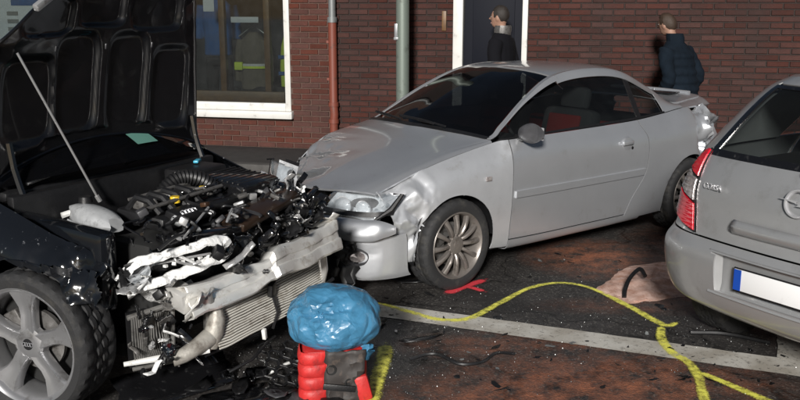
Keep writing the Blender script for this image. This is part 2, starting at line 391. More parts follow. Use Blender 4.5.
# ================================================================ SETTING
def brick_mat(name, c1, c2, rnd):
    m = bpy.data.materials.new(name); m.use_nodes = True; n = m.node_tree; L = n.links; b = n.nodes['Principled BSDF']
    b.inputs['Roughness'].default_value = .85; b.inputs['Specular IOR Level'].default_value = .25
    g = n.nodes.new('ShaderNodeNewGeometry'); oi = n.nodes.new('ShaderNodeObjectInfo')
    ad = n.nodes.new('ShaderNodeMath'); ad.operation = 'ADD'; L.new(g.outputs['Random Per Island'], ad.inputs[0]); L.new(oi.outputs['Random'], ad.inputs[1])
    fr = n.nodes.new('ShaderNodeMath'); fr.operation = 'FRACT'; L.new(ad.outputs[0], fr.inputs[0])
    nz = n.nodes.new('ShaderNodeTexNoise'); nz.inputs['Scale'].default_value = 7; nz.inputs['Detail'].default_value = 9; nz.inputs['Roughness'].default_value = .7
    L.new(g.outputs['Position'], nz.inputs['Vector'])
    mr = n.nodes.new('ShaderNodeMapRange'); mr.inputs[1].default_value = .32; mr.inputs[2].default_value = .68; L.new(nz.outputs[0], mr.inputs[0])
    mx = n.nodes.new('ShaderNodeMix'); mx.data_type = 'RGBA'; mx.inputs[6].default_value = (*c1, 1); mx.inputs[7].default_value = (*c2, 1); L.new(mr.outputs[0], mx.inputs['Factor'])
    rp = n.nodes.new('ShaderNodeMapRange'); rp.inputs[3].default_value = 1 - rnd; rp.inputs[4].default_value = 1 + rnd; L.new(fr.outputs[0], rp.inputs[0])
    hs = n.nodes.new('ShaderNodeHueSaturation'); L.new(rp.outputs[0], hs.inputs['Value']); L.new(mx.outputs[2], hs.inputs['Color'])
    r2 = n.nodes.new('ShaderNodeMapRange'); r2.inputs[3].default_value = .8; r2.inputs[4].default_value = 1.1
    m2 = n.nodes.new('ShaderNodeMath'); m2.operation = 'MULTIPLY'; m2.inputs[1].default_value = 7.31; L.new(fr.outputs[0], m2.inputs[0])
    f2 = n.nodes.new('ShaderNodeMath'); f2.operation = 'FRACT'; L.new(m2.outputs[0], f2.inputs[0]); L.new(f2.outputs[0], r2.inputs[0]); L.new(r2.outputs[0], hs.inputs['Saturation'])
    # rain-streaks and grime: broad stains of their own shape
    n3 = n.nodes.new('ShaderNodeTexNoise'); n3.inputs['Scale'].default_value = 1.3; n3.inputs['Detail'].default_value = 6
    mp = n.nodes.new('ShaderNodeMapping'); mp.inputs['Scale'].default_value = (1.6, 1.6, .5); L.new(g.outputs['Position'], mp.inputs[0]); L.new(mp.outputs[0], n3.inputs['Vector'])
    r3 = n.nodes.new('ShaderNodeMapRange'); r3.inputs[1].default_value = .45; r3.inputs[2].default_value = .75; r3.inputs[4].default_value = .55; L.new(n3.outputs[0], r3.inputs[0])
    m3 = n.nodes.new('ShaderNodeMix'); m3.data_type = 'RGBA'; m3.inputs[7].default_value = (.035, .024, .022, 1); L.new(r3.outputs[0], m3.inputs['Factor']); L.new(hs.outputs[0], m3.inputs[6])
    L.new(m3.outputs[2], b.inputs['Base Color'])
    n4 = n.nodes.new('ShaderNodeTexNoise'); n4.inputs['Scale'].default_value = 60; n4.inputs['Detail'].default_value = 6; L.new(g.outputs['Position'], n4.inputs['Vector'])
    bp = n.nodes.new('ShaderNodeBump'); bp.inputs['Strength'].default_value = .7; bp.inputs['Distance'].default_value = .008; L.new(n4.outputs[0], bp.inputs['Height']); L.new(bp.outputs[0], b.inputs['Normal'])
    return m
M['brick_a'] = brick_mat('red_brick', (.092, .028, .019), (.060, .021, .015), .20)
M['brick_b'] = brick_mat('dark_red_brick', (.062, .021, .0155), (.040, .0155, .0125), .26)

def asphalt():
    m = bpy.data.materials.new('wet_asphalt'); m.use_nodes = True; n = m.node_tree; L = n.links; b = n.nodes['Principled BSDF']
    g = n.nodes.new('ShaderNodeNewGeometry'); P = g.outputs['Position']
    def nz(s, d=8, r=.6):
        t = n.nodes.new('ShaderNodeTexNoise'); t.inputs['Scale'].default_value = s; t.inputs['Detail'].default_value = d; t.inputs['Roughness'].default_value = r; L.new(P, t.inputs['Vector']); return t.outputs[0]
    def mr(x, a, c, lo=0, hi=1):
        r = n.nodes.new('ShaderNodeMapRange'); r.inputs[1].default_value = a; r.inputs[2].default_value = c; r.inputs[3].default_value = lo; r.inputs[4].default_value = hi; L.new(x, r.inputs[0]); return r.outputs[0]
    def mth(op, a, c):
        q = n.nodes.new('ShaderNodeMath'); q.operation = op
        for s, v in ((q.inputs[0], a), (q.inputs[1], c)):
            if isinstance(v, (int, float)): s.default_value = v
            else: L.new(v, s)
        return q.outputs[0]
    def mix(f, A, B):
        x = n.nodes.new('ShaderNodeMix'); x.data_type = 'RGBA'; L.new(f, x.inputs['Factor'])
        for s, v in ((x.inputs[6], A), (x.inputs[7], B)):
            if isinstance(v, tuple): s.default_value = (*v, 1)
            else: L.new(v, s)
        return x.outputs[2]
    base = mix(mr(nz(3.2), .35, .65), (.052, .048, .046), (.027, .025, .024))
    vo = n.nodes.new('ShaderNodeTexVoronoi'); vo.inputs['Scale'].default_value = 95; L.new(P, vo.inputs['Vector'])
    base = mix(mr(vo.outputs['Color'], .66, 1, 0, .75), base, (.17, .16, .145))
    wv = n.nodes.new('ShaderNodeTexNoise'); wv.inputs['Scale'].default_value = 2.2; wv.inputs['Detail'].default_value = 6; L.new(P, wv.inputs['Vector'])
    wm = n.nodes.new('ShaderNodeMix'); wm.data_type = 'RGBA'; wm.blend_type = 'ADD'; wm.inputs['Factor'].default_value = .8; L.new(P, wm.inputs[6]); L.new(wv.outputs['Color'], wm.inputs[7])
    ck = n.nodes.new('ShaderNodeTexVoronoi'); ck.feature = 'DISTANCE_TO_EDGE'; ck.inputs['Scale'].default_value = .9; L.new(wm.outputs[2], ck.inputs['Vector'])
    base = mix(mr(ck.outputs['Distance'], .004, .014, .85, 0), base, (.012, .011, .010))
    # oily wet patches of their own shape
    base = mix(mr(nz(1.1, 9, .65), .52, .62, 0, .6), base, (.020, .019, .019))
    # spilled red binder: patches of their own shape
    tot = None
    for cx, cy, rx, ry, w in [(1.0, 3.98, .70, .34, 1), (.55, 3.80, .6, .26, .9), (1.42, 6.15, .42, .42, .95), (1.3, 3.6, .5, .3, .8), (.55, 4.45, .45, .18, .55), (.95, 4.42, .3, .10, .5), (1.9, 5.3, .3, .2, .7), (.25, 3.85, .3, .16, .3), (1.45, 5.1, .5, .14, .35), (2.4, 6.6, .5, .5, .6)]:
        mp = n.nodes.new('ShaderNodeMapping'); mp.vector_type = 'POINT'
        mp.inputs['Location'].default_value = (-cx / rx, -cy / ry, 0); mp.inputs['Scale'].default_value = (1 / rx, 1 / ry, 0); L.new(P, mp.inputs[0])
        ln = n.nodes.new('ShaderNodeVectorMath'); ln.operation = 'LENGTH'; L.new(mp.outputs[0], ln.inputs[0])
        k = mr(ln.outputs['Value'], .35, 1.45, w, 0)
        tot = k if tot is None else mth('MAXIMUM', tot, k)
    st = mth('MULTIPLY', tot, mr(nz(7, 10, .72), .38, .62))
    st = mth('MULTIPLY', st, mr(nz(42, 6, .7), .25, .62, .35, 1))
    base = mix(st, base, (.40, .15, .08))
    L.new(base, b.inputs['Base Color'])
    L.new(mr(nz(1.6), .35, .65, .34, .72), b.inputs['Roughness']); b.inputs['Specular IOR Level'].default_value = .4
    h = mth('ADD', vo.outputs['Distance'], mth('MULTIPLY', nz(120), .9))
    bp = n.nodes.new('ShaderNodeBump'); bp.inputs['Strength'].default_value = .5; bp.inputs['Distance'].default_value = .005; L.new(h, bp.inputs['Height']); L.new(bp.outputs[0], b.inputs['Normal'])
    return m
M['asphalt'] = asphalt()
gr = MB(); gr.grid([[(x, y, 0) for x in (-80, -12, -4, 4, 12, 80)] for y in (-80, -2, 4, 9, 14, 80)], flip=True)
struct(gr.build('road', M['asphalt'], None, 0))

def paint_mat(name, col, wear_lo, wear_hi, edge=True, scale=24, rough=.6, col2=None):
    """paint lying on asphalt: worn by noise, thinning towards the sprayed edge (attribute)"""
    m = bpy.data.materials.new(name); m.use_nodes = True; n = m.node_tree; L = n.links; b = n.nodes['Principled BSDF']; out = n.nodes['Material Output']
    b.inputs['Base Color'].default_value = (*col, 1); b.inputs['Roughness'].default_value = rough
    g = n.nodes.new('ShaderNodeNewGeometry')
    nz = n.nodes.new('ShaderNodeTexNoise'); nz.inputs['Scale'].default_value = scale; nz.inputs['Detail'].default_value = 9; nz.inputs['Roughness'].default_value = .72; L.new(g.outputs['Position'], nz.inputs['Vector'])
    r = n.nodes.new('ShaderNodeMapRange'); r.inputs[1].default_value = wear_lo; r.inputs[2].default_value = wear_hi; L.new(nz.outputs[0], r.inputs[0]); f = r.outputs[0]
    if col2:
        n2 = n.nodes.new('ShaderNodeTexNoise'); n2.inputs['Scale'].default_value = 5; n2.inputs['Detail'].default_value = 8; L.new(g.outputs['Position'], n2.inputs['Vector'])
        mx = n.nodes.new('ShaderNodeMix'); mx.data_type = 'RGBA'; mx.inputs[6].default_value = (*col, 1); mx.inputs[7].default_value = (*col2, 1)
        r2 = n.nodes.new('ShaderNodeMapRange'); r2.inputs[1].default_value = .4; r2.inputs[2].default_value = .62; L.new(n2.outputs[0], r2.inputs[0]); L.new(r2.outputs[0], mx.inputs['Factor']); L.new(mx.outputs[2], b.inputs['Base Color'])
    if edge:
        at = n.nodes.new('ShaderNodeAttribute'); at.attribute_name = 'edge'
        n5 = n.nodes.new('ShaderNodeTexNoise'); n5.inputs['Scale'].default_value = 90; n5.inputs['Detail'].default_value = 4; L.new(g.outputs['Position'], n5.inputs['Vector'])
        ad = n.nodes.new('ShaderNodeMath'); ad.operation = 'ADD'; L.new(at.outputs['Fac'], ad.inputs[0]); L.new(n5.outputs[0], ad.inputs[1])
        e = n.nodes.new('ShaderNodeMapRange'); e.interpolation_type = 'SMOOTHSTEP'; e.inputs[1].default_value = .62; e.inputs[2].default_value = 1.25; L.new(ad.outputs[0], e.inputs[0])
        mu = n.nodes.new('ShaderNodeMath'); mu.operation = 'MULTIPLY'; L.new(f, mu.inputs[0]); L.new(e.outputs[0], mu.inputs[1]); f = mu.outputs[0]
    t = n.nodes.new('ShaderNodeBsdfTransparent'); ms = n.nodes.new('ShaderNodeMixShader')
    L.new(f, ms.inputs[0]); L.new(t.outputs[0], ms.inputs[1]); L.new(b.outputs[0], ms.inputs[2]); L.new(ms.outputs[0], out.inputs[0])
    return m
M['yellow_spray'] = paint_mat('yellow_spray_paint', (.92, .88, .14), .32, .56)
M['red_spray'] = paint_mat('red_spray_paint', (.78, .06, .08), .2, .45)
M['line'] = paint_mat('worn_white_line', (.58, .56, .51), .27, .46, edge=False, scale=30, col2=(.40, .37, .32))

def smooth_path(pts, step=10):
    P = [Vector((x, y, 0)) for x, y in pts]; out = []
    for i in range((len(P) - 1) * step + 1): out.append(_seq(P, i / step))
    return out
def ribbon(name, pts, w, z, m, parent, taper=True, jit=.15):
    P = smooth_path(pts); n = len(P); G = []; E = []
    for i, p in enumerate(P):
        d = (P[min(i + 1, n - 1)] - P[max(i - 1, 0)]).normalized(); s = Vector((-d.y, d.x, 0))
        ww = w * (1 + jit * noise.noise(p * 6) + .35 * noise.noise(p * 2.3)) * (1 if not taper else min(1, .55 + i / n * 3, .55 + (n - 1 - i) / n * 3))
        row = [p + s * (ww * (k / 4 - 1)) + Vector((0, 0, z)) for k in range(9)]
        G.append(row); E += [max(0, 1 - abs(k / 4 - 1) ** 1.5) if 2 < i < n - 3 else .35 * max(0, 1 - abs(k / 4 - 1)) for k in range(9)]
    mb = MB().grid(G, flip=True); o = mb.build(name, m, parent, 0)
    a = o.data.attributes.new('edge', 'FLOAT', 'POINT'); a.data.foreach_set('value', E)
    return o
mk = thing('spray_marking', 'long wavy yellow sprayed line on the road with forked end by the bumper', 'road marking', (0, 0, 0))
ribbon('spray_line', [(-0.172, 5.133), (-0.092, 5.10), (0.06, 4.971), (0.232, 4.84), (0.409, 4.865), (0.615, 5.133), (0.842, 5.425), (1.055, 5.529), (1.23, 5.425), (1.396, 5.06), (1.479, 4.819), (1.531, 4.738), (1.608, 4.802)], .031, .0085, M['yellow_spray'], mk)
ribbon('spray_line', [(1.50, 4.76), (1.435, 4.54), (1.433, 4.34), (1.475, 4.208), (1.469, 4.035), (1.43, 3.86), (1.376, 3.60)], .037, .0105, M['yellow_spray'], mk)
ribbon('spray_line', [(1.475, 4.10), (1.573, 3.954), (1.667, 3.80), (1.76, 3.66)], .034, .0125, M['yellow_spray'], mk)
mk = thing('spray_marking', 'short yellow sprayed stroke on the road beside the red container', 'road marking', (0, 0, 0))
ribbon('spray_line', [(-0.075, 4.50), (-0.088, 4.234), (-0.115, 3.965), (-0.15, 3.60)], .055, .0085, M['yellow_spray'], mk)
mk = thing('spray_marking', 'small red sprayed cross on the road below the coupe front wheel', 'road marking', (0, 0, 0))
ribbon('spray_line', [(0.28, 5.30), (0.374, 5.395), (0.46, 5.49), (0.588, 5.62)], .050, .0085, M['red_spray'], mk, jit=.3)
ribbon('spray_line', [(0.36, 5.50), (0.455, 5.43), (0.554, 5.33)], .040, .0105, M['red_spray'], mk, jit=.3)

wl = thing('road_line', 'worn white parking bay line painted across the asphalt', 'road marking', (0, 0, 0))
def strip(name, a, b, w, z):
    a, b = Vector((*a, z)), Vector((*b, z)); d = (b - a).normalized(); s = Vector((-d.y, d.x, 0)) * w / 2; G = []; n = 60
    for i in range(n + 1):
        p = a.lerp(b, i / n); j1, j2 = noise.noise(p * 14) * .008, noise.noise(p * 14 + Vector((9, 0, 0))) * .008
        G.append([p - s * (1 + j1 / w * 2), p + s * (1 + j2 / w * 2)])
    MB().grid(G, flip=True).build(name, M['line'], wl, 0)
strip('bay_line', (-1.6, 5.62), (3.6, 3.50), .215, .0042)
dl = Vector((2.08, -.86, 0)).normalized(); pl = Vector((.42, 1, 0)).normalized()
strip('bay_line', (2.02, 4.25), (2.02 + pl.x * 2.6, 4.25 + pl.y * 2.6), .13, .0062)

# -------- pavement, kerb, houses share the wall's frame
TH = R(13); P0 = Vector((-.95, 10.45, 0))
wx = Vector((math.cos(TH), -math.sin(TH), 0)); wy = Vector((math.sin(TH), math.cos(TH), 0))
def W(s, o, z=0): return P0 + wx * s + wy * o + Vector((0, 0, z))
pv = struct(MB().box((0, -.5, .045), (40, 1.16, .11)).build('pavement', M['paver'], None, 0)); pv.location = P0; pv.rotation_euler = (0, 0, -TH)
for i in range(-8, 9):
    MB().box((i * 1.0 + .35, -1.155, .052), (.992, .14, .125), bev=.012).build('kerb_stone', M['kerb'], pv)

BH, BL = .066, .228
def house(name, label, s0, s1, mbrick, mmortar, openings, vis, zmax=2.7):
    root = thing(name, label, 'building', P0, -TH)
    # mortar backing with openings, as butted blocks
    segs = sorted(set([s0, s1] + [o[0] for o in openings] + [o[1] for o in openings]))
    mb = MB()
    for a, b in zip(segs, segs[1:]):
        op = [o for o in openings if o[0] <= a + 1e-6 and o[1] >= b - 1e-6]
        zs = [(.0, zmax + .6)] if not op else [(.0, op[0][2]), (op[0][3], zmax + .6)]
        for z0, z1 in zs:
            if z1 - z0 > .02: mb.box(((a + b) / 2, .15, (z0 + z1) / 2), (b - a, .30, z1 - z0))
    mb.build('wall', mmortar, root, 0)
    todo = []
    nrow = int((zmax - .1) / BH)
    for r in range(nrow):
        z = .1 + r * BH; s = s0 - (BL / 2 if r % 2 else 0) - random.random() * .01
        while s < s1:
            a, b = max(s, s0), min(s + BL - .011, s1); s += BL
            for o in openings:
                if z + BH > o[2] + .01 and z < o[3] - .01:
                    if a < o[0] < b: b = o[0] if b <= o[1] or True else b
                    elif a < o[1] < b: a = o[1]
                    elif o[0] <= a and b <= o[1]: b = a
            if b - a > .03: todo.append((a, b, z))
    parts = [t for t in todo if vis(*t)]; rest = [t for t in todo if not vis(*t)]
    parts.sort(key=lambda t: -t[0])
    rest += parts[300:]; parts = parts[:300]
    cache = {}
    def brick_geo(mb, l, c=(0, 0, 0)):
        h, d, e = BH - .011, .013, .004
        x0, x1 = c[0] - l / 2, c[0] + l / 2; z0, z1 = c[2] - h / 2, c[2] + h / 2; y = c[1]
        vs = [(x0, y, z0), (x1, y, z0), (x1, y, z1), (x0, y, z1), (x0 + e, y - d, z0 + e), (x1 - e, y - d, z0 + e), (x1 - e, y - d, z1 - e), (x0 + e, y - d, z1 - e)]
        mb.add(vs, [(4, 5, 6, 7), (0, 1, 5, 4), (1, 2, 6, 5), (2, 3, 7, 6), (3, 0, 4, 7)])
    for a, b, z in parts:
        l = round(b - a, 3)
        if l not in cache:
            mb = MB(); brick_geo(mb, l); o = mb.build('brick', mbrick, root, 0); cache[l] = o
        else:
            o = cache[l].copy(); COL.objects.link(o)
        o.location = ((a + b) / 2, random.uniform(-.002, .002), z + BH / 2); o.rotation_euler = (random.uniform(-.03, .03), random.uniform(-.008, .008), random.uniform(-.012, .012))
    mb = MB()
    for a, b, z in rest: brick_geo(mb, b - a, ((a + b) / 2, random.uniform(-.002, .002), z + BH / 2))
    o = mb.build('brickwork', mbrick, root, 0); o['kind'] = 'stuff'
    return root
WIN = (-6.2, -.36, .46, 2.35)
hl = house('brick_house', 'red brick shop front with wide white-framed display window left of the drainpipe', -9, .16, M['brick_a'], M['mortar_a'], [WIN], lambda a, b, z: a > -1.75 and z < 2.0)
DOOR = (1.60, 2.43, .10, 2.30)
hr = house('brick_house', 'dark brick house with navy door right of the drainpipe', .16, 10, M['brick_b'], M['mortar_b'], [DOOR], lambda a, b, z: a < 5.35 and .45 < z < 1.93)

# shop window
a, b, z0, z1 = WIN
fr = MB().box(((a + b) / 2, -.01, z0 + .045), (b - a + .06, .16, .09), bev=.008).build('window_sill', M['white_frame'], hl)
wf = MB()
wf.box((b - .035, .03, (z0 + .09 + z1) / 2), (.07, .10, z1 - z0 - .09), bev=.006)
wf.box((a + .035, .03, (z0 + .09 + z1) / 2), (.07, .10, z1 - z0 - .09), bev=.006)
wf.box(((a + b) / 2, .03, z0 + .09 + .045), (b - a - .142, .09, .09), bev=.006)
wf.box(((a + b) / 2, .03, z1 - .035), (b - a - .142, .09, .07), bev=.006)
wf.box((-3.05, .03, (z0 + .18 + z1 - .07) / 2), (.07, .088, z1 - z0 - .252), bev=.006)
wf.build('window_frame', M['white_frame'], hl)
for p, q in ((-6.13, -3.085), (-3.015, -.43)):
    MB().box(((p + q) / 2, .035, (z0 + .18 + z1 - .07) / 2), (q - p - .002, .008, z1 - z0 - .25)).build('window_pane', M['shop_glass'], hl, 0)
iw = MB()
iw.box(((-6.13 - .43) / 2, .13, .70), (5.6, .07, .13), bev=.006)
for s in (-.70, -1.28, -2.4): iw.box((s, .16, 1.5), (.075, .07, 1.5), bev=.006)
iw.build('inner_wood_frame', M['wood'], hl)
rm = MB()
rm.box(((a + b) / 2, 1.9, 1.4), (b - a, .05, 2.2)); rm.box(((a + b) / 2, 1.1, .5), (b - a, 1.55, .05)); rm.box((b + .03, 1.1, 1.4), (.05, 1.6, 2.2)); rm.box((a - .03, 1.1, 1.4), (.05, 1.6, 2.2))
rm.build('display_recess', M['shop_in'], hl, 0)
# door
dr = MB()
a, b, z0, z1 = DOOR
MB().box((a + .055, -.005, (z0 + z1) / 2), (.11, .13, z1 - z0), bev=.005).build('door_jamb', M['white_frame'], hr)
MB().box((b - .03, -.005, (z0 + z1) / 2), (.06, .13, z1 - z0), bev=.005).build('door_jamb', M['white_frame'], hr)
MB().box(((a + b) / 2, -.005, z1 - .04), (b - a - .172, .12, .08), bev=.005).build('door_lintel', M['white_frame'], hr)
dd = MB(); dd.box(((a + b) / 2 + .025, .09, (z0 + z1) / 2), (b - a - .17, .05, z1 - z0 - .09), bev=.004)
for zz, hh in ((.62, .7), (1.55, .85)): dd.box(((a + b) / 2 + .025, .06, zz), (b - a - .36, .02, hh), bev=.008)
door = dd.build('door', M['door_navy'], hr)
MB().tube([(a + .19, .065, 1.12), (a + .19, .02, 1.12), (a + .30, .02, 1.12)], .011).build('door_handle', M['steel'], door)
MB().box((1.49, -.012, 1.62), (.05, .03, .22), bev=.004).build('name_plate', M['wood'], hr)

def wall_thing(name, label, cat, s, o, z, group=None): return thing(name, label, cat, W(s, o, z), -TH, group)
# drainpipe
dp = wall_thing('drainpipe', 'red-brown drainpipe with zinc upper section between the two brick walls', 'drainpipe', .19, -.075, .10)
MB().tube([(0, 0, 1.53), (0, 0, 3.1)], .042, 14).build('upper_pipe', M['zinc'], dp)
MB().tube([(0, 0, 0), (0, 0, .35), (.012, -.012, .44), (.0, 0, .55), (0, 0, 1.55)], .05, 14).build('lower_pipe', M['pipe_red'], dp)
for z in (.53, .33): MB().tube([(0, 0, z), (0, 0, z + .05)], .061, 14).build('pipe_socket', M['pipe_red'], dp)
MB().tube([(0, 0, 1.50), (0, 0, 1.56)], .058, 14).build('pipe_socket', M['zinc'], dp)
for z in (1.28, .85): MB().box((-.05, .03, z), (.04, .10, .03)).build('pipe_bracket', M['pipe_red'], dp)
# lamp pole
po = wall_thing('street_pole', 'grey-green steel pole standing on the pavement behind the silver coupe', 'pole', 1.12, -.50, .10)
MB().tube([(0, 0, 0), (0, 0, 3.6)], .072, 20).build('shaft', M['pole'], po)
MB().tube([(0, 0, 0), (0, 0, .35)], .088, 20).build('foot_sleeve', M['pole'], po)
pb = MB()
pb.box((-.062, -.05, 1.42), (.035, .02, .16), bev=.003); pb.box((-.06, -.058, 1.34), (.05, .02, .03), bev=.003); pb.build('pole_tag', M['tape'], po)

# display in the window
def garment(name, label, cat, s, o, z, m, rings, arms=None, vox=.014):
    t = wall_thing(name, label, cat, s, o, z); mb = MB(); G = []
    for zz, cx, rx, ry in rings: G.append([(cx + rx * math.cos(k * math.pi / 8), ry * math.sin(k * math.pi / 8), zz) for k in range(17)])
    mb.grid(G); n = len(mb.v)
    mb.f.append(tuple(range(15, -1, -1))); mb.f.append(tuple(n - 17 + k for k in range(16)))
    for path, rs in (arms or []): mb.tube(path, .05, 10, rs=rs)
    o_ = remesh(mb, 'cloth', m, t, vox, 3); return t
g1 = garment('shirt_display', 'bright blue shirt on display at left side of the shop window', 'shirt', -1.52, .55, .55, M['blue_shirt'], [(.62, 0, .19, .11), (.8, 0, .18, .12), (1.05, 0, .2, .12), (1.22, 0, .21, .11), (1.32, 0, .1, .08)], [([(.2, 0, 1.24), (.25, .02, 1.0), (.26, .0, .82)], [.07, .06, .055]), ([(-.2, 0, 1.24), (-.25, .02, 1.0), (-.26, .0, .82)], [.07, .06, .055])])
g2 = garment('trousers_display', 'black trousers hanging below the blue shirt in the shop window', 'trousers', -1.52, .55, .55, M['black_cloth'], [(.5, 0, .17, .1), (.6, 0, .18, .11)], [([(.09, 0, .55), (.1, 0, .25), (.11, 0, .0)], [.09, .08, .07]), ([(-.09, 0, .55), (-.1, 0, .25), (-.11, 0, .0)], [.09, .08, .07])])
g3 = garment('work_jacket', 'grey-brown work jacket with reflective chest band hanging in the shop window', 'jacket', -1.02, .50, .55, M['grey_cloth'], [(.2, 0, .18, .1), (.45, 0, .17, .11), (.68, 0, .18, .11), (.82, 0, .16, .1), (.92, 0, .06, .06)], [([(.16, 0, .82), (.22, .0, .6), (.22, -.02, .3)], [.065, .055, .05]), ([(-.16, 0, .82), (-.22, .0, .6), (-.22, -.02, .3)], [.065, .055, .05])])
for zz, mm in ((.50, 'reflect_band'), (.47, 'hivis')):
    mb = MB(); mb.grid([[(.195 * math.cos(k * math.pi / 12), -.125 * abs(math.sin(k * math.pi / 12)), z_) for k in range(13)] for z_ in (zz, zz + .03)]); mb.build('chest_band', M[mm], g3, 0, solid=.004)
MB().box((-.17, -.10, .50), (.11, .05, .10), bev=.01).build('arm_patch', M['hivis'], g3)
MB().tube([(-.2, 0, .86), (0, 0, 1.0), (.2, 0, .86)], .008).build('hanger', M['steel'], g3)
g4 = garment('safety_vest', 'yellow high-visibility vest hanging at right side of the shop window', 'vest', -.55, .42, .55, M['hivis'], [(.25, 0, .09, .05), (.5, 0, .10, .06), (.75, 0, .08, .05), (.95, .02, .04, .04)])
for zz in (.42, .62): MB().box((0, -.056, zz), (.2, .02, .045), bev=.004).build('vest_band', M['blue_shirt'], g4)
g5 = garment('folded_clothes', 'pile of dark folded clothes on the shop window floor', 'clothes', -.80, .45, .525, M['black_cloth'], [(0, 0, .36, .14), (.1, .02, .34, .15), (.2, -.03, .3, .14), (.27, .03, .2, .1)])
g6 = garment('work_boot', 'black work boot standing below the trousers in the shop window', 'boot', -1.27, .42, .53, M['black_cloth'], [(0, 0, .07, .12), (.08, .0, .07, .1), (.2, .03, .05, .05), (.26, .03, .055, .055)])
sg = tag(MB().box((0, 0, 0), (.36, .012, .07), bev=.003).build('shelf_sign', M['poster'], None), 'narrow pale sign hanging above the work jacket in the shop window', 'sign'); sg.location = W(-1.04, .28, 1.62); sg.rotation_euler = (0, 0, -TH)
nt_ = tag(MB().box((0, 0, 0), (.14, .004, .16)).build('notice', M['poster'], None), 'small white notice taped inside the shop window above the blue shirt', 'notice'); nt_.location = W(-1.40, .05, 1.80); nt_.rotation_euler = (0, 0, -TH)
nb = thing('notice_board', 'pale notice board with blue header behind the raised bonnet', 'notice board', W(-4.15, .30, .95), -TH)
MB().box((0, 0, .55), (1.35, .03, 1.1), bev=.004).build('board', M['poster'], nb)
MB().box((.25, -.02, .92), (.75, .012, .16), bev=.002).build('header', M['blue_shirt'], nb)
for i in range(4): MB().box((-.12, -.02, .74 - i * .10), (.16, .008, .05)).build('printed_row', M['tape'], nb)

# ================================================================ CARS
def base_grid():
    """half body, left side (+y): columns nose -> tail, rows sill -> centre line"""
    T = [
     # c0 nose
     [(.49,.70,.22),(.49,.78,.25),(.52,.795,.38),(.55,.795,.50),(.57,.77,.60),(.59,.675,.672),(.625,.61,.678),(.66,.53,.68),(.745,.28,.668),(.78,0,.662)],
     # c1 front of arch
     [(.30,.70,.20),(.30,.79,.23),(.30,.818,.38),(.30,.826,.54),(.30,.80,.68),(.31,.69,.768),(.33,.63,.778),(.345,.55,.784),(.37,.29,.792),(.38,0,.795)],
     # c2 axle
     [(0,.70,.18),(0,.79,.22),(0,.822,.38),(0,.834,.56),(0,.81,.74),(0,.70,.845),(.005,.645,.86),(.01,.57,.87),(.03,.30,.886),(.04,0,.89)],
     # c3 cowl
     [(-.28,.70,.17),(-.28,.79,.21),(-.28,.82,.38),(-.28,.836,.57),(-.28,.815,.775),(-.35,.712,.91),(-.35,.682,.922),(-.335,.648,.93),(-.25,.36,.958),(-.20,0,.966)],
     # c4 door front edge
     [(-.42,.70,.165),(-.42,.79,.20),(-.42,.82,.38),(-.42,.836,.57),(-.43,.822,.79),(-.45,.748,.925),(-.48,.665,.99),(-.485,.622,1.004),(-.44,.345,1.062),(-.40,0,1.078)],
     # c5 mid windscreen
     [(-.75,.70,.162),(-.75,.79,.196),(-.75,.822,.37),(-.75,.838,.57),(-.75,.828,.80),(-.75,.762,.932),(-.77,.605,1.145),(-.775,.555,1.166),(-.745,.31,1.212),(-.72,0,1.226)],
     # c6 header
     [(-1.1,.70,.162),(-1.1,.79,.196),(-1.1,.822,.37),(-1.1,.838,.57),(-1.1,.83,.80),(-1.1,.765,.938),(-1.11,.555,1.262),(-1.10,.492,1.298),(-1.07,.28,1.328),(-1.06,0,1.339)],
     # c7 roof middle
     [(-1.42,.70,.162),(-1.42,.79,.196),(-1.42,.822,.37),(-1.42,.838,.57),(-1.45,.83,.80),(-1.47,.76,.944),(-1.47,.555,1.296),(-1.47,.482,1.332),(-1.47,.27,1.353),(-1.47,0,1.36)],
     # c8 door rear edge
     [(-1.62,.70,.162),(-1.62,.79,.198),(-1.70,.82,.37),(-1.84,.836,.57),(-1.86,.826,.80),(-1.81,.748,.952),(-1.83,.562,1.262),(-1.86,.485,1.302),(-1.88,.27,1.327),(-1.88,0,1.335)],
     # c9 quarter glass tip
     [(-2.02,.70,.165),(-2.02,.78,.20),(-2.05,.815,.37),(-2.10,.832,.57),(-2.12,.818,.81),(-2.17,.715,.972),(-2.19,.582,1.115),(-2.21,.512,1.158),(-2.23,.27,1.20),(-2.24,0,1.212)],
     # c10 deck start
     [(-2.44,.70,.17),(-2.44,.78,.21),(-2.44,.812,.37),(-2.44,.828,.57),(-2.44,.80,.84),(-2.44,.70,.995),(-2.44,.615,1.018),(-2.45,.53,1.034),(-2.46,.27,1.05),(-2.47,0,1.055)],
     # c11
     [(-2.78,.68,.20),(-2.78,.76,.24),(-2.78,.79,.37),(-2.78,.80,.57),(-2.76,.772,.84),(-2.74,.675,.995),(-2.74,.59,1.022),(-2.75,.50,1.036),(-2.76,.26,1.05),(-2.77,0,1.055)],
     # c12 tail
     [(-2.96,.60,.24),(-2.98,.67,.28),(-2.99,.71,.38),(-3.0,.715,.57),(-2.98,.69,.82),(-2.95,.61,.985),(-2.955,.54,1.03),(-2.96,.46,1.05),(-2.99,.25,1.06),(-3.01,0,1.063)],
     # c13 tail face
     [(-2.97,.28,.25),(-3.0,.30,.30),(-3.03,.32,.38),(-3.05,.33,.55),(-3.04,.32,.78),(-3.01,.30,.96),(-3.01,.27,1.0),(-3.02,.23,1.01),(-3.03,.12,1.015),(-3.03,0,1.016)],
    ]
    return [[Vector(p) for p in c] for c in T]
def scale_grid(C, sx, sy, sz): return [[Vector((p.x * sx, p.y * sy, p.z * sz)) for p in c] for c in C]

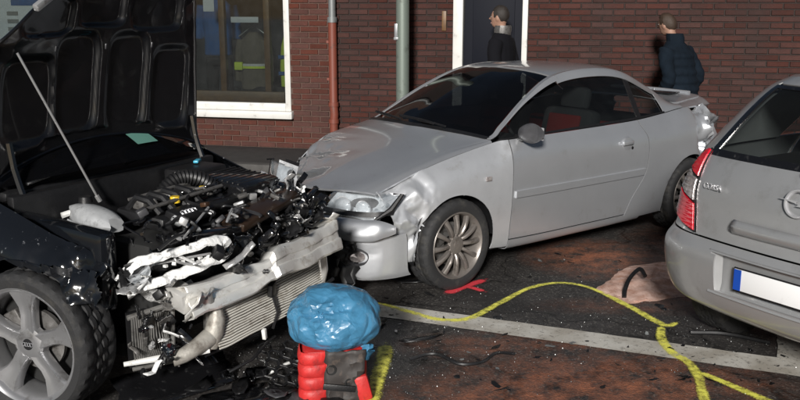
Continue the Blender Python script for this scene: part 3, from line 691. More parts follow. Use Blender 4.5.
def tyre(mb, r, rim, w, n=96):
    h = w / 2
    prof = [(rim * .98, -h * .92), (rim + .012, -h * .98), ((r + rim) / 2 + .005, -h * 1.03), (r - .022, -h * .98), (r - .006, -h * .86), (r, -h * .70), (r, -h * .40), (r - .007, -h * .36), (r - .008, -h * .30), (r + .001, -h * .26), (r + .001, -h * .05), (r - .008, -h * .03), (r - .008, h * .03), (r + .001, h * .05), (r + .001, h * .26),
            (r - .007, h * .30), (r - .007, h * .36), (r, h * .40), (r, h * .70), (r - .006, h * .86), (r - .022, h * .98), ((r + rim) / 2 + .005, h * 1.03), (rim + .012, h * .98), (rim * .98, h * .92)]
    def mod(i, j, rr, a):
        if rr > r - .003 and (j + (0 if abs(a) > h * .33 else (1 if a > 0 else 2))) % 3 == 0: rr -= .009
        return rr, a
    return mb.lathe(prof, n, None, mod)
def wheel(parent, loc, side, r, rim, w, style, m_rim, rz=0, name='wheel', detail=True):
    """side: +1 faces +y; axis along y"""
    e = bpy.data.objects.new(name, None); COL.objects.link(e); e.parent = parent; e.location = loc; e.rotation_euler = (0, 0, rz + (0 if side > 0 else math.pi)); e.empty_display_size = .1
    tyre(MB(), r, rim, w).build('tyre', M['rubber'], e, 34)
    h = w / 2; mb = MB()
    mb.lathe([(rim * .985, -h * .9), (rim * .9, -h * .6), (rim * .86, 0), (rim * .88, h * .6), (rim * .93, h * .80), (rim * .955, h * .90), (rim * 1.0, h * .95), (rim * 1.02, h * .90)], 64)
    if style == 'five':
        for k in range(5):
            t = 2 * math.pi * k / 5 + .31; c, s = math.cos(t), math.sin(t)
            prof = []  # stations along radius: (r, half width, axial)
            st = [(.04, .040, h * .62), (.085, .036, h * .66), (.13, .034, h * .62), (.17, .040, h * .64), (.205, .055, h * .72), (rim * .95, .085, h * .80)]
            G = []
            for rr, hw, ax in st:
                row = []
                for q, dz in ((-1, -.045), (-1, -.012), (-.78, 0), (-.3, -.004), (0, -.007), (.3, -.004), (.78, 0), (1, -.012), (1, -.045)):
                    x, y = rr, q * hw
                    row.append((x * c - y * s, ax + dz, x * s + y * c))
                G.append(row)
            mb.grid(G, flip=True)
        mb.lathe([(0, h * .66), (.034, h * .66), (.055, h * .64), (.075, h * .58), (.08, h * .3)], 40)
    elif style == 'multi':
        N = 12
        for k in range(N):
            t = 2 * math.pi * k / N; c, s = math.cos(t), math.sin(t)
            st = [(.055, .010, h * .72), (.08, .012, h * .90), (.12, .012, h * .96), (.16, .014, h * .94), (rim * .94, .019, h * .82)]
            G = []
            for rr, hw, ax in st:
                row = []
                for q, dz in ((-1, -.03), (-1, -.006), (-.5, .001), (.5, .001), (1, -.006), (1, -.03)):
                    x, y = rr, q * hw; row.append((x * c - y * s, ax + dz, x * s + y * c))
                G.append(row)
            mb.grid(G, flip=True)
        mb.lathe([(0, h * .82), (.04, h * .82), (.058, h * .78), (.066, h * .6)], 32)
        mb.lathe([(rim * .90, h * .70), (rim * .93, h * .86), (rim * .97, h * .96), (rim * 1.0, h * .90)], 64)
    mb.build('rim', m_rim, e, 40)
    if detail:
        d = MB(); d.lathe([(.05, -.01), (.14, -.01), (.14, .01), (.05, .01)], 40); d.build('brake_disc', M['cast'], e)
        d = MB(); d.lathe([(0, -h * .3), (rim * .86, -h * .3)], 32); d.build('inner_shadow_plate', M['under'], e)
        d = MB(); d.box((.11, .0, .06), (.09, .05, .13), (0, .5, 0), bev=.012); d.build('brake_caliper', M['cast'], e)
        d = MB(); d.lathe([(0, h * .68 if style == 'five' else h * .86), (.026, h * .67 if style == 'five' else h * .855), (.03, h * .60)], 24); d.build('centre_cap', M['plastic'] if style == 'five' else m_rim, e)
        if style == 'five':
            for k in range(4): d = MB(); t = k * .013 - .0195; d.lathe([(.0075, h * .675), (.0085, h * .69), (.0095, h * .675)], 14, Matrix.Translation((t, 0, 0))); d.build('emblem_ring', M['chrome'], e)
            for k in range(5):
                t = 2 * math.pi * (k + .5) / 5 + .31; d = MB(); d.lathe([(0, h * .5), (.011, h * .5), (.012, h * .35)], 10, Matrix.Translation((.056 * math.cos(t), 0, .056 * math.sin(t)))); d.build('wheel_bolt', M['steel'], e)
    return e
def arch_liner(parent, x, y0, y1, z, r):
    mb = MB(); G = []
    for y in (y0, y1): G.append([(x + r * math.cos(t * math.pi / 14 - .25), y, z + r * math.sin(t * math.pi / 14 - .25)) for t in range(0, 16)])
    G.append([(x + r * .05 * math.cos(t * math.pi / 14 - .25), y1, z + r * .05 * math.sin(t * math.pi / 14 - .25)) for t in range(0, 16)])
    mb.grid(G); return mb.build('wheel_arch_liner', M['plastic'], parent)

def seat(parent, x, y, m1, m2, w=.5):
    mb = MB(); mb.box((x, y, .42), (.5, w, .16), bev=.05); mb.box((x - .30, y, .72), (.14, w, .62), (0, -.25, 0), bev=.05)
    o = mb.build('seat', m2, parent)
    mb = MB(); mb.box((x - .225, y, .74), (.03, w * .62, .50), (0, -.25, 0), bev=.012); mb.box((x + .02, y, .503), (.40, w * .6, .02), bev=.008); mb.build('seat_cover', m1, o)
    mb = MB(); mb.box((x - .40, y, 1.10), (.09, .26, .17), (0, -.2, 0), bev=.04); mb.tube([(x - .38, y - .06, .98), (x - .395, y - .06, 1.04)], .008); mb.tube([(x - .38, y + .06, .98), (x - .395, y + .06, 1.04)], .008); mb.build('headrest', m2, o)

def side_panels(car, C, mp, mp_l=None, front=True, rear=True, sides=(1, -1), door_lbl=None, dmgf=None, dmgq=None, mf=None, arch_f=None, arch_r=None, roof=True, sgl='glass', fender_sides=(1, -1)):
    for sd_ in sides:
        dm = dmgf if sd_ > 0 else None
        if front and sd_ in fender_sides and sd_ < 0 and dmgf: dm = lambda p, n: p + Vector((-.26, -.06, 0)) * (max(0, min(1, (p.x - .05) / .6)) * max(0, min(1, (.15 + p.y) / .75)))
        if front and sd_ in fender_sides: panel('front_fender', C, 0, 4, 1, 5, 110, 64, (mf if (mf and dm) else mp), car, side=sd_, arch=[arch_f], dmg=dm)
        panel('door', C, 4, 8, 1.35, 5, 60, 30, mp, car, side=sd_)
        panel('side_sill', C, 4, 8.6, 0, 1.35, 40, 10, mp, car, side=sd_)
        panel('rear_quarter', C, 8, 12, 1, 5, 60, 40, mp, car, side=sd_, arch=[arch_r], dmg=dmgq if sd_ > 0 else None)
        for ua, ub in ((3.93, 4.07), (7.93, 8.08)): panel('shut_line_shade', C, ua, ub, 1.2, 5, 3, 30, M['under'], car, gap=0, thick=0, side=sd_, off=-.010)  # black strips behind the door seams paint in the shade of the gaps
        panel('shut_line_shade', C, 4, 8, 1.30, 1.40, 40, 2, M['under'], car, gap=0, thick=0, side=sd_, off=-.010)
        panel('a_pillar', C, 3, 6, 6, 7, 24, 4, mp, car, gap=.0015, side=sd_)
        panel('roof_rail', C, 6, 9.02, 5.92, 7, 30, 6, mp, car, gap=.0015, side=sd_)
        panel('c_pillar', C, 9.02, 10, 5, 7, 14, 12, mp, car, gap=.0015, side=sd_)
        # side glass set in slightly with a dark seal round it
        panel('side_window', C, 3.35, 8.05, 5.03, 5.92, 30, 12, M[sgl], car, gap=.004, thick=0, side=sd_, off=-.012)
        panel('quarter_window', C, 8.17, 9.0, 5.05, 5.90, 12, 12, M[sgl], car, gap=.004, thick=0, side=sd_, off=-.012)
        panel('window_seal', C, 8.03, 8.19, 5.0, 5.95, 4, 12, M['plastic'], car, gap=.0, side=sd_, off=-.008)
        panel('belt_seal', C, 3.3, 9.05, 5.0, 5.06, 40, 2, M['plastic'], car, gap=.0, thick=.01, side=sd_, off=.003)
    if roof:
        full_panel('roof', C, 6, 8.95, 7, mp, car, 30, 12)
        full_panel('windscreen', C, 3.04, 5.97, 7.04, M['glass_dark'], car, 26, 14, thick=0, off=-.004)
        full_panel('rear_window', C, 8.98, 9.95, 7.04, M['glass_dark'], car, 14, 12, thick=0, off=-.006)
def full_panel(name, C, u0, u1, v0, m, car, nu, nv, thick=.014, dmg=None, off=0, gap=.003):
    """spans both sides of the centre line: mirror the rows beyond v0"""
    k0 = int(math.floor(v0))
    D = [[surf(C, i, v) for v in [v0 + (9 - v0) * k / 6 for k in range(7)]] for i in range(len(C))]
    D = [c + [Vector((p.x, -p.y, p.z)) for p in reversed(c[:-1])] for c in D]
    return panel(name, D, u0, u1, 0, 12, nu, nv * 2, m, car, gap=gap, thick=thick, dmg=dmg, off=off, axis_z=.3)

# ---------------------------------------------------------------- silver coupe
PEU = thing('coupe_car', 'silver two-door coupe with crushed left front corner parked by the brick wall', 'car', (-.094, 6.099, 0), R(217.6))
C = base_grid()
def dmg_f(p, n):
    k = max(0, min(1, (p.x - .20) / .16)) * max(0, min(1, (p.z - .22) / .15))
    k2 = max(0, min(1, (p.x + .25) / .5))
    q = p + n * (.006 * k2 * noise.noise(p * 5))
    if k <= 0: return q
    w_ = noise.noise_vector(p * 4) * .06
    f = tri((p.x + w_.x) * 13, (p.z + w_.z) * 10, 3) * .026 + tri((p.x + p.z) * 21, (p.z - p.x) * 17, 5) * .005
    return q + n * (f * k) + Vector((-.01 * k, -.018 * k, 0))
def dmg_q(p, n):
    k = max(0, min(1, (-2.52 - p.x) / .22)) * max(0, min(1, (p.z - .35) / .25))
    if k <= 0: return p
    d = crumple(p, .07 * k, 6.5, 9.4)
    return p + n * (tri(p.x * 9 + p.y * 6, p.z * 9, 2) * .11 * k) + Vector((.10 * k + d.x * .5, d.y - .04 * k, d.z * .5 - .02 * k))
def dmg_hood(p, n):
    k = max(0, min(1, (p.x - .05) / .6)) * max(0, min(1, (.15 - p.y) / .75))
    k3 = max(0, min(1, (p.x - .25) / .4))
    return p + Vector((-.26 * k, .06 * k, .03 * k * math.sin(p.x * 18 + p.y * 6))) + n * (.008 * k3 * noise.noise(p * 5) + .02 * k * facet(p, 7))
side_panels(PEU, C, M['silver'], dmgf=dmg_f, dmgq=dmg_q, mf=M['silver_bent_lit'], arch_f=(.055, .295, .328), arch_r=(-2.442, .295, .335))
# bonnet, deck, tail in the plain silver, without the fender's flash brightening
full_panel('bonnet', C, 0.0, 2.97, 5.0, M['silver'], PEU, 60, 40, dmg=dmg_hood)
full_panel('boot_lid', C, 10.02, 12.0, 6.6, M['silver'], PEU, 24, 14)
full_panel('rear_deck', C, 9.97, 12.0, 5.02, M['silver'], PEU, 24, 20, off=-.006)
full_panel('tail_panel', C, 12, 13, 1.0, M['silver'], PEU, 8, 30, dmg=dmg_q)
mb = MB(); mb.tube([(-2.93, y, 1.072 - abs(y) * .02) for y in (-.42, -.3, -.1, .1, .3, .42)], .014, 8); mb.build('boot_spoiler', M['silver'], PEU)
MB().box((-2.80, .0, 1.062), (.16, .72, .012), bev=.004).build('boot_recess_trim', M['plastic_gloss'], PEU)
MB().box((-1.35, 0, .20), (2.9, 1.36, .08)).build('floor_pan', M['under'], PEU)
MB().box((-.1, 0, .42), (.62, 1.0, .5)).build('engine_block', M['under'], PEU)
MB().box((-2.4, 0, .5), (.9, 1.0, .7)).build('boot_box', M['under'], PEU)
# interior
for y in (.36, -.36): seat(PEU, -1.15, y, M['seat_red'], M['seat_black'])
mb = MB(); mb.box((-2.0, 0, .62), (.2, 1.1, .5), (0, -.25, 0), bev=.05); mb.build('rear_bench', M['seat_red'], PEU)
mb = MB(); mb.box((-.52, 0, .80), (.42, 1.24, .22), (0, .1, 0), bev=.06); mb.build('dashboard', M['interior'], PEU)
mb = MB(); mb.lathe([(.175, -.012), (.188, 0), (.175, .012), (.163, 0), (.175, -.012)], 32, Matrix.Translation((-.74, .36, .86)) @ Matrix.Rotation(R(-65), 4, 'Y') @ Matrix.Rotation(R(90), 4, 'X')); mb.build('steering_wheel', M['interior'], PEU)
mb = MB(); mb.box((-.95, 0, 1.235), (.03, .20, .06), (0, .2, 0), bev=.012); mb.build('rear_view_mirror', M['interior'], PEU)
# rub strip, handle, mirror, fuel details
panel('rub_strip', C, 4.1, 7.93, 2.86, 3.08, 40, 4, M['silver'], PEU, gap=0, off=.012, thick=.013)
h = thing('door_handle', '', ''); del h['label'], h['category']; h.parent = PEU
h.location = (-1.60, .832, .795)
mb = MB(); mb.lathe([(0, .006), (.030, .006), (.048, .004), (.052, -.01)], 24, Matrix.Scale(1.15, 4, (1, 0, 0))); mb.build('handle_cup', M['silver'], h)
mb = MB(); mb.box((.01, .016, .010), (.115, .018, .034), bev=.008); mb.build('handle_grip', M['silver'], h)
mb = MB(); mb.lathe([(0, .006), (.012, .005), (.013, -.005)], 14, Matrix.Translation((-.055, 0, -.035))); mb.build('key_lock', M['plastic'], h)
mr_ = bpy.data.objects.new('wing_mirror', None); COL.objects.link(mr_); mr_.parent = PEU; mr_.location = (-.58, .80, .965)
mb = MB(); G = []
for t in range(9):
    a = t / 8; rr = math.sin(math.pi * min(1, max(0, .12 + .85 * a))) ** .6
    G.append([(.045 + (.07 * (1 - a) - .02) * (1 if math.cos(k * math.pi / 8) > 0 else .5) * math.cos(k * math.pi / 8) * rr, -.02 + .21 * a, .068 * rr * math.sin(k * math.pi / 8) + .012 * a) for k in range(17)])
mb.grid(G); mb.build('mirror_shell', M['grey_plastic'], mr_, 60)
mb = MB(); mb.box((.03, -.03, -.035), (.06, .09, .045), bev=.015); mb.build('mirror_foot', M['plastic'], mr_)
mb = MB(); mb.box((.012, .09, .005), (.012, .13, .085), bev=.02); mb.build('mirror_glass', M['chrome'], mr_)
mb = MB(); mb.box((-.20, .838, .70), (.05, .008, .03), bev=.004); mb.build('side_indicator', M['clear_lens'], PEU)
# wipers and cowl
full_panel('cowl_tray', C, 2.93, 3.12, 6.9, M['plastic'], PEU, 4, 14, off=.004)
for y0, y1 in ((.35, -.25), (-.15, -.55)):
    mb = MB(); mb.tube([(-.24, y0, .985), (-.27, (y0 + y1) / 2, 1.0), (-.31, y1, 1.0)], .008, 6); mb.tube([(-.235, y0 - .12, .99), (-.30, y1 + .02, .995)], .006, 5); mb.build('wiper', M['plastic'], PEU)
# wheels
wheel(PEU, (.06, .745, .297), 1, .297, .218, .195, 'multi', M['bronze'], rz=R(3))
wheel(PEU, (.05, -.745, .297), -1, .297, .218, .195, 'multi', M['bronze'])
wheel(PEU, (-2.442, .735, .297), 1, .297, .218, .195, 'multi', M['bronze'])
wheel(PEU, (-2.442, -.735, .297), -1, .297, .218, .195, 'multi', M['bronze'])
for x in (.055, -2.442):
    for s_ in (1, -1): arch_liner(PEU, x, s_ * .80, s_ * .55, .30, .343)
# front end -------------------------------------------------------
def bumper_grid(levels, plan):
    return [[Vector((px + dx, py * k, z)) for (px, py) in plan] for (z, dx, k) in levels]
plan = [(.43, .805), (.56, .80), (.68, .755), (.775, .635), (.83, .36), (.845, 0), (.815, -.36), (.72, -.62), (.62, -.745), (.50, -.795), (.37, -.80)]
BG = bumper_grid([(.155, -.035, .97), (.20, .0, .99), (.29, .012, 1), (.37, .012, 1), (.43, .02, 1.0), (.47, .012, .995), (.535, .0, .985), (.585, -.03, .97)], plan)
def dmg_b(p, n):
    k = max(0, min(1, (p.x - .62) / .15)) * (1 if p.y > -.1 else max(0, 1 + (p.y + .1) * 4))
    kr = max(0, min(1, (.1 - p.y) / .6))
    d = crumple(p, .012 * k, 4, 2.2)
    return p + n * (tri(p.y * 9 + p.x * 4, p.z * 12, 4) * .016 * k) + Vector((d.x * .7 - .04 * k - .24 * kr, d.y * .5 + .05 * kr, d.z * .35 - .012 * k))
panel('front_bumper', BG, 0, 4.1, .0, 10, 56, 170, M['silver_bent_lit'], PEU, gap=.002, dmg=dmg_b, cut=lambda p: abs(p.y) < .28 and .24 < p.z < .44)
panel('bumper_moulding', BG, 4.2, 6.4, .7, 9.3, 16, 60, M['silver'], PEU, gap=.002, thick=.03, uvfun=lambda i, j: (5.3 + (i - .5) * 2.3 * min(1, (.12 + 7 * j) ** .6, (.12 + 7 * (1 - j)) ** .6), .75 + 8.5 * j), dmg=lambda p, n: dmg_b(p, n) + n * (.012 + .038 * max(0, 1 - ((p.z - .49) / .062) ** 2) ** .5) + Vector((.03, .015, -.012)) * max(0, min(1, (p.y + .1) * 2)))
panel('front_panel', BG, 6.4, 7, .9, 9.1, 4, 50, M['plastic'], PEU, gap=.002, dmg=dmg_b)
mb = MB()
for z in (.28, .33, .38): mb.box((.76, 0, z), (.02, .56, .018), bev=.004)
mb.build('lower_grille', M['plastic'], PEU)
# headlight: housing, reflectors, lens
def quad_surf(pts, bulge, n=12, m_=8):
    a, b, c, d = [Vector(p) for p in pts]; G = []; nn = (b - a).cross(d - a).normalized()
    for i in range(n + 1):
        u = i / n; row = []
        for j in range(m_ + 1):
            v = j / m_; p = a.lerp(b, u).lerp(d.lerp(c, u), v)
            row.append(p + nn * bulge * math.sin(math.pi * u) ** .7 * math.sin(math.pi * v) ** .7)
        G.append(row)
    return G
def headlight(s_, broken):
    e = bpy.data.objects.new('headlight', None); COL.objects.link(e); e.parent = PEU
    q = [(.80 - .2 * (s_ < 0), .36 * s_, .545), (.665 - .12 * (s_ < 0), .745 * s_, .505), (.475, .79 * s_, .672), (.71 - .2 * (s_ < 0), .42 * s_, .668)]
    back = [(Vector(p) - Vector((.10, .05 * s_, .0))) for p in q]
    if s_ < 0: q = [q[1], q[0], q[3], q[2]]; back = [back[1], back[0], back[3], back[2]]
    MB().grid(quad_surf(back, .02)).build('housing', M['plastic'], e, 0, solid=.01)
    MB().grid(quad_surf([Vector(p) - Vector((.05, .025 * s_, 0)) for p in q], -.025, 16, 10)).build('reflector', M['reflector'], e, 30)
    for (cx, cy, cz, rr) in ((.70, .50, .59, .055), (.64, .63, .585, .048)):
        mb = MB(); mb.lathe([(.004, -.05), (rr * .5, -.035), (rr * .85, -.01), (rr, .015), (rr * 1.1, .018)], 24, Matrix.Translation((cx, cy * s_, cz)) @ Matrix.Rotation(R(-68 * s_) if s_ > 0 else R(-112), 4, 'Z')); mb.build('lamp_bowl', M['reflector'], e)
    g = quad_surf(q, .035, 16, 10)
    if broken: g = [[p + crumple(p, .012, 9, 6) for p in row] for row in g]
    MB().grid(g).build('lens', M['lens'], e, 25, solid=.003)
    if broken:
        for k in range(9):
            p = Vector((.66 - .22 * random.random(), (.45 + .33 * random.random()) * s_, .56 + .12 * random.random())); mb = MB()
            a = random.uniform(0, 6); mb.add([p, p + V(.03, .04, .01), p + V(-.03, .05, .03), p + V(-.05, .0, .025)], [(0, 1, 2, 3)]); mb.build('lens_shard', M['lens'], e, 0, solid=.003)
    mb = MB(); mb.tube([Vector(q[2 if s_ > 0 else 3]) + V(.05, -.02 * s_, .012), Vector(q[2 if s_ > 0 else 3]) + V(-.005, 0, .008), (Vector(q[1 if s_ > 0 else 0]) + Vector(q[2 if s_ > 0 else 3])) / 2 + V(-.02, .012 * s_, .0), Vector(q[1 if s_ > 0 else 0]) + V(-.01, 0.01 * s_, .03)], .014, 8, rs=[.006, .014, .02, .008]); mb.build('lamp_seal', M['plastic'], e)
headlight(1, True); headlight(-1, False)
# fog lamp in a torn black surround
fg = bpy.data.objects.new('fog_lamp', None); COL.objects.link(fg); fg.parent = PEU; fg.location = (.735, .685, .305); fg.rotation_euler = (0, 0, R(52))
mx_ = Matrix.Rotation(R(-90), 4, 'Z')
mb = MB(); mb.lathe([(0, .012), (.045, .008), (.058, -.005), (.06, -.05)], 24, mx_ @ Matrix.Scale(.62, 4, (0, 0, 1))); mb.build('lens', M['clear_lens'], fg)
mb = MB(); mb.lathe([(.058, 0), (.066, .012), (.082, .004), (.09, -.06)], 24, mx_ @ Matrix.Scale(.66, 4, (0, 0, 1))); mb.build('bezel', M['grey_plastic'], fg)
for k, (p, sz, rr) in enumerate([((.83, .655, .37), .17, (.3, 1.2, .9)), ((.80, .665, .20), .16, (-.4, 1.3, .7)), ((.87, .60, .28), .20, (.5, 1.2, .8)), ((.80, .70, .41), .10, (.1, 1.1, 1.0)), ((.90, .55, .17), .18, (.2, .6, .2)), ((.86, .58, .42), .12, (.9, .9, .5))]):
    mx2 = Matrix.Translation(p) @ Matrix.Rotation(rr[2], 4, 'Z') @ Matrix.Rotation(rr[1], 4, 'Y') @ Matrix.Rotation(rr[0], 4, 'X')
    mb = MB(); mb.grid([[mx2 @ (V((i - 2) * sz / 4, (j - 2) * sz / 4 * (1 - .12 * i), 0) + crumple(V(i * .08 + k, j * .08, k), .03, 9)) for j in range(5)] for i in range(5)]); mb.build('torn_plastic', M['plastic'], PEU, 30, solid=.004)

# ---------------------------------------------------------------- silver hatchback seen from behind
COR = thing('hatchback_car', 'silver hatchback with red tail lamp and white number plate at right edge', 'car', (1.706, 3.691, 0), R(32.6))
def corsa_grid():
    #      z     x0    half width  corner sharpness
    lv = [(.315, .085, .80), (.36, .015, .86), (.44, -.022, .892), (.54, -.04, .905), (.63, -.045, .90), (.70, -.012, .872), (.80, .005, .855), (.92, .022, .845), (1.06, .075, .805), (1.18, .155, .742), (1.31, .255, .668), (1.405, .345, .60), (1.455, .43, .53)]
    out = []
    for z, x0, w in lv:
        half = [(x0 + 2.3, w * .985), (x0 + 1.3, w), (x0 + .72, w * .995), (x0 + .40, w * .97), (x0 + .19, w * .895), (x0 + .075, w * .74), (x0 + .024, w * .46), (x0, 0)]
        row = [Vector((x, y, z)) for x, y in half]
        row += [Vector((p.x, -p.y, p.z)) for p in reversed(row[:-1])]
        out.append(row)
    return out          # rows u (height) x columns v (around): 0..7 centre ..14
K = corsa_grid(); CC = Vector((1.8, 0, .75))
def cpan(name, u0, u1, v0, v1, nu, nv, m, parent=COR, **kw):
    kw.setdefault('gap', .003); kw.setdefault('ctr', CC)
    return panel(name, K, u0, u1, v0, v1, nu, nv, m, parent, **kw)
RW = (.70, .31, .35)
cm = M['corsa']
# bumper with plate recess cut
def recess(p): return abs(p.y) < .40 and .455 < p.z < .66 and p.x < .3
cpan('rear_bumper', 0, 5, 1.75, 12.25, 44, 120, cm, cut=recess, arch=[RW])
mb = MB()
def bx(y, z): return None
fr_ = [[None] * 2]
# plate recess: back wall and sloping sides
def on(u, v, off=0): return surf(K, u, v)
G = []
ys = [-.41 + .82 * k / 16 for k in range(17)]
def xs_at(y, z):
    w = .865; a = abs(y) / w
    base = -.040 if z < .6 else -.043 if z < .72 else -.018
    return base + .024 * (a / .46) ** 2 if a < .46 else base + .024 + .05 * (a - .46) / .28
prof = [(.452, .0), (.462, .035), (.50, .045), (.61, .045), (.650, .04), (.664, .0)]
for z, dx in prof: G.append([V(xs_at(y, z) + (dx if abs(y) < .375 else dx * .15) + .004, y, z) for y in ys])
mb.grid(G); mb.build('plate_recess', cm, COR, 30)
pl = bpy.data.objects.new('number_plate', None); COL.objects.link(pl); pl.parent = COR; pl.location = (-.014, 0, .553)
MB().box((0, 0, 0), (.008, .53, .118), bev=.003).build('plate_frame', M['plastic'], pl)
MB().box((-.0065, -.0, .003), (.005, .516, .100), bev=.002).build('plate_face', M['plate'], pl)
MB().box((-.0105, .238, .003), (.002, .038, .098)).build('plate_band', M['eu_blue'], pl)
# tailgate, lamp, quarters
def lamp_inner(t): return 5.50 - .50 * t
def uvf(i, j):
    # tail lamp outline: pointed top, slanted foot; i upward, j from the outer to the inner edge
    t = .20 * (1 - j) + (1 - .20 * (1 - j)) * i
    inner = lamp_inner(t); outer = inner - (1.42 * (1 - t) ** .75 + .03)
    return 5.10 + 3.30 * t, outer + (inner - outer) * j
def lamp_t(u): return max(0., min(1., (u - 5.10) / 3.30))
cpan('tailgate', 0, 1, 0, 1, 36, 60, cm, uvfun=lambda i, j: (5.03 + 3.17 * i, (lamp_inner(lamp_t(5.03 + 3.17 * i)) + .02) * (1 - j) + (14 - lamp_inner(lamp_t(5.03 + 3.17 * i)) - .02) * j))
for s_ in (1, -1):
    lamp = bpy.data.objects.new('tail_lamp', None); COL.objects.link(lamp); lamp.parent = COR
    def sub(t0, t1): return lambda i, j: uvf(t0 + (t1 - t0) * i, j)
    panel('lamp_base', K, 0, 1, 0, 1, 30, 12, M['plastic'], lamp, gap=0, thick=.03, side=s_, ctr=CC, uvfun=lambda i, j: uvf(i * .995, j), off=.004)
    for nm, a_, b_, mm in (('lower_red_lens', .02, .40, 'red_lens'), ('clear_lens', .42, .66, 'clear_lens'), ('upper_red_lens', .68, .98, 'red_lens')):
        panel(nm, K, 0, 1, 0, 1, 18, 12, M[mm], lamp, gap=.007, thick=.012, side=s_, ctr=CC, uvfun=sub(a_, b_), off=.013, dmg=lambda p, n: p + n * .0012 * math.sin(p.z * 300))
    panel('rear_quarter', K, 5.03, 8.2, 1.2, 5.05, 44, 50, cm, COR, side=s_, ctr=CC, arch=[RW], off=-.004)
    panel('lamp_surround', K, 5.03, 6.2, 4.9, 5.6, 10, 10, cm, COR, side=s_, ctr=CC, gap=0, thick=0, off=-.009)
    panel('rear_door', K, 5.03, 8.2, 0, 1.18, 24, 20, cm, COR, side=s_, ctr=CC)
    panel('side_sill', K, 0, 5, 0, 1.75, 20, 24, cm, COR, side=s_, ctr=CC, arch=[RW])
    panel('c_pillar', K, 8.22, 11.5, 1.6, 5.0, 26, 16, cm, COR, side=s_, ctr=CC, gap=.002)
    panel('side_window', K, 8.25, 11.4, .0, 1.57, 20, 24, M['glass_rear'], COR, side=s_, ctr=CC, thick=0, off=-.01)
    panel('roof_rail', K, 11.4, 12, .0, 5.3, 6, 40, cm, COR, side=s_, ctr=CC, gap=0)
# rear screen
cpan('rear_window', 8.22, 11.2, 5.12, 8.88, 26, 40, M['glass_rear'], gap=.004, thick=0, off=-.003)
cpan('window_border', 8.16, 8.42, 5.02, 8.98, 4, 44, M['plastic_gloss'], gap=0, thick=.008, off=.001)
for a_, b_ in ((5.0, 5.24), (8.76, 9.0)): cpan('window_border', 8.42, 11.2, a_, b_, 26, 4, M['plastic_gloss'], gap=0, thick=.008, off=.001)
cpan('window_border', 10.98, 11.25, 5.24, 8.76, 4, 40, M['plastic_gloss'], gap=0, thick=.008, off=.001)
cpan('roof_spoiler', 11.22, 12, 5.25, 8.75, 8, 44, cm, gap=.002, thick=.02, off=.006)
# roof
rf = []
for k in range(9):
    t = k / 8; row = []
    for q in range(25):
        v = 1 + 12 * q / 24; c0 = surf(K, 12, v); yt = .55 * math.cos(math.pi * q / 24); yt = .55 * (1 - q / 12) if True else yt
        p = c0.lerp(Vector((2.4, yt, 1.43)), t); y_ = min(1, abs(p.y) / .56)
        p.z = 1.455 + .045 * (1 - y_ ** 2.2) * min(1, (p.x - .40) * 2.2) ** .7 * (1 if p.x < 1.6 else 1 - (p.x - 1.6) * .9) if p.x > .40 else p.z
        if k == 0: p.z = c0.z
        row.append(p)
    rf.append(row)
panel('roof', rf, 0, 8, 0, 24, 16, 48, cm, COR, gap=0, axis_z=1.0)
mb = MB(); mb.tube([(.62, 0, 1.49), (.60, 0, 1.51), (.42, 0, 1.56), (.30, 0, 1.60)], .006, 6, rs=[.012, .008, .004, .003]); mb.build('roof_aerial', M['plastic'], COR)
# tailgate trim
mb = MB(); mb.grid([[V(xs_at(y, .8) + .005 - .020 * math.sin(math.pi * min(1, max(0, i / 5))), y, .765 + .012 * i + .0 * y) for y in [-.30 + .6 * k / 20 for k in range(21)]] for i in range(6)]); mb.build('tailgate_grip', cm, COR, 50, solid=.004)
bd = bpy.data.objects.new('brand_badge', None); COL.objects.link(bd); bd.parent = COR; bd.location = (.020, 0, .955); bd.rotation_euler = (0, R(9), 0)
rot_b = Matrix.Rotation(R(90), 4, 'Z')
mb = MB(); mb.lathe([(.050, .004), (.055, .012), (.062, .012), (.066, .002), (.066, -.006), (.05, -.006)], 48, rot_b); mb.build('badge_ring', M['chrome'], bd)
bolt = [(-.086, .010), (-.012, .010), (-.020, -.004), (.030, -.004), (.086, -.012), (.012, -.012), (.020, .002), (-.030, .002)]
mb = MB(); n_ = len(bolt)
bolt = [(-.088, .012), (.004, .012), (-.010, .002), (.088, -.012), (-.004, -.012), (.010, -.002)]; n_ = 6
mb.v = [(-.013, -a, b) for a, b in bolt] + [(-.003, -a, b) for a, b in bolt]; mb.f = [tuple(range(n_)), tuple(range(2 * n_ - 1, n_ - 1, -1))] + [(i, (i + 1) % n_, n_ + (i + 1) % n_, n_ + i) for i in range(n_)]
mb.build('badge_bolt', M['chrome'], bd, 0)
tx = Matrix.Translation((.050, .47, .945)) @ Matrix.Rotation(R(9), 4, 'Y') @ Matrix.Rotation(R(-14), 4, 'Z') @ Matrix(((0, 0, -1, 0), (-1, 0, 0, 0), (0, 1, 0, 0), (0, 0, 0, 1)))
text_obj('model_lettering', 'CORSA', .040, M['chrome'], COR, tx, .003)
# rear wiper
mb = MB(); mb.lathe([(0, .02), (.022, .018), (.026, 0)], 16, Matrix.Translation((.075, 0, 1.075)) @ rot_b); mb.tube([(.055, 0, 1.075), (.07, -.15, 1.10), (.085, -.36, 1.115)], .010, 6); mb.build('rear_wiper', M['plastic'], COR)
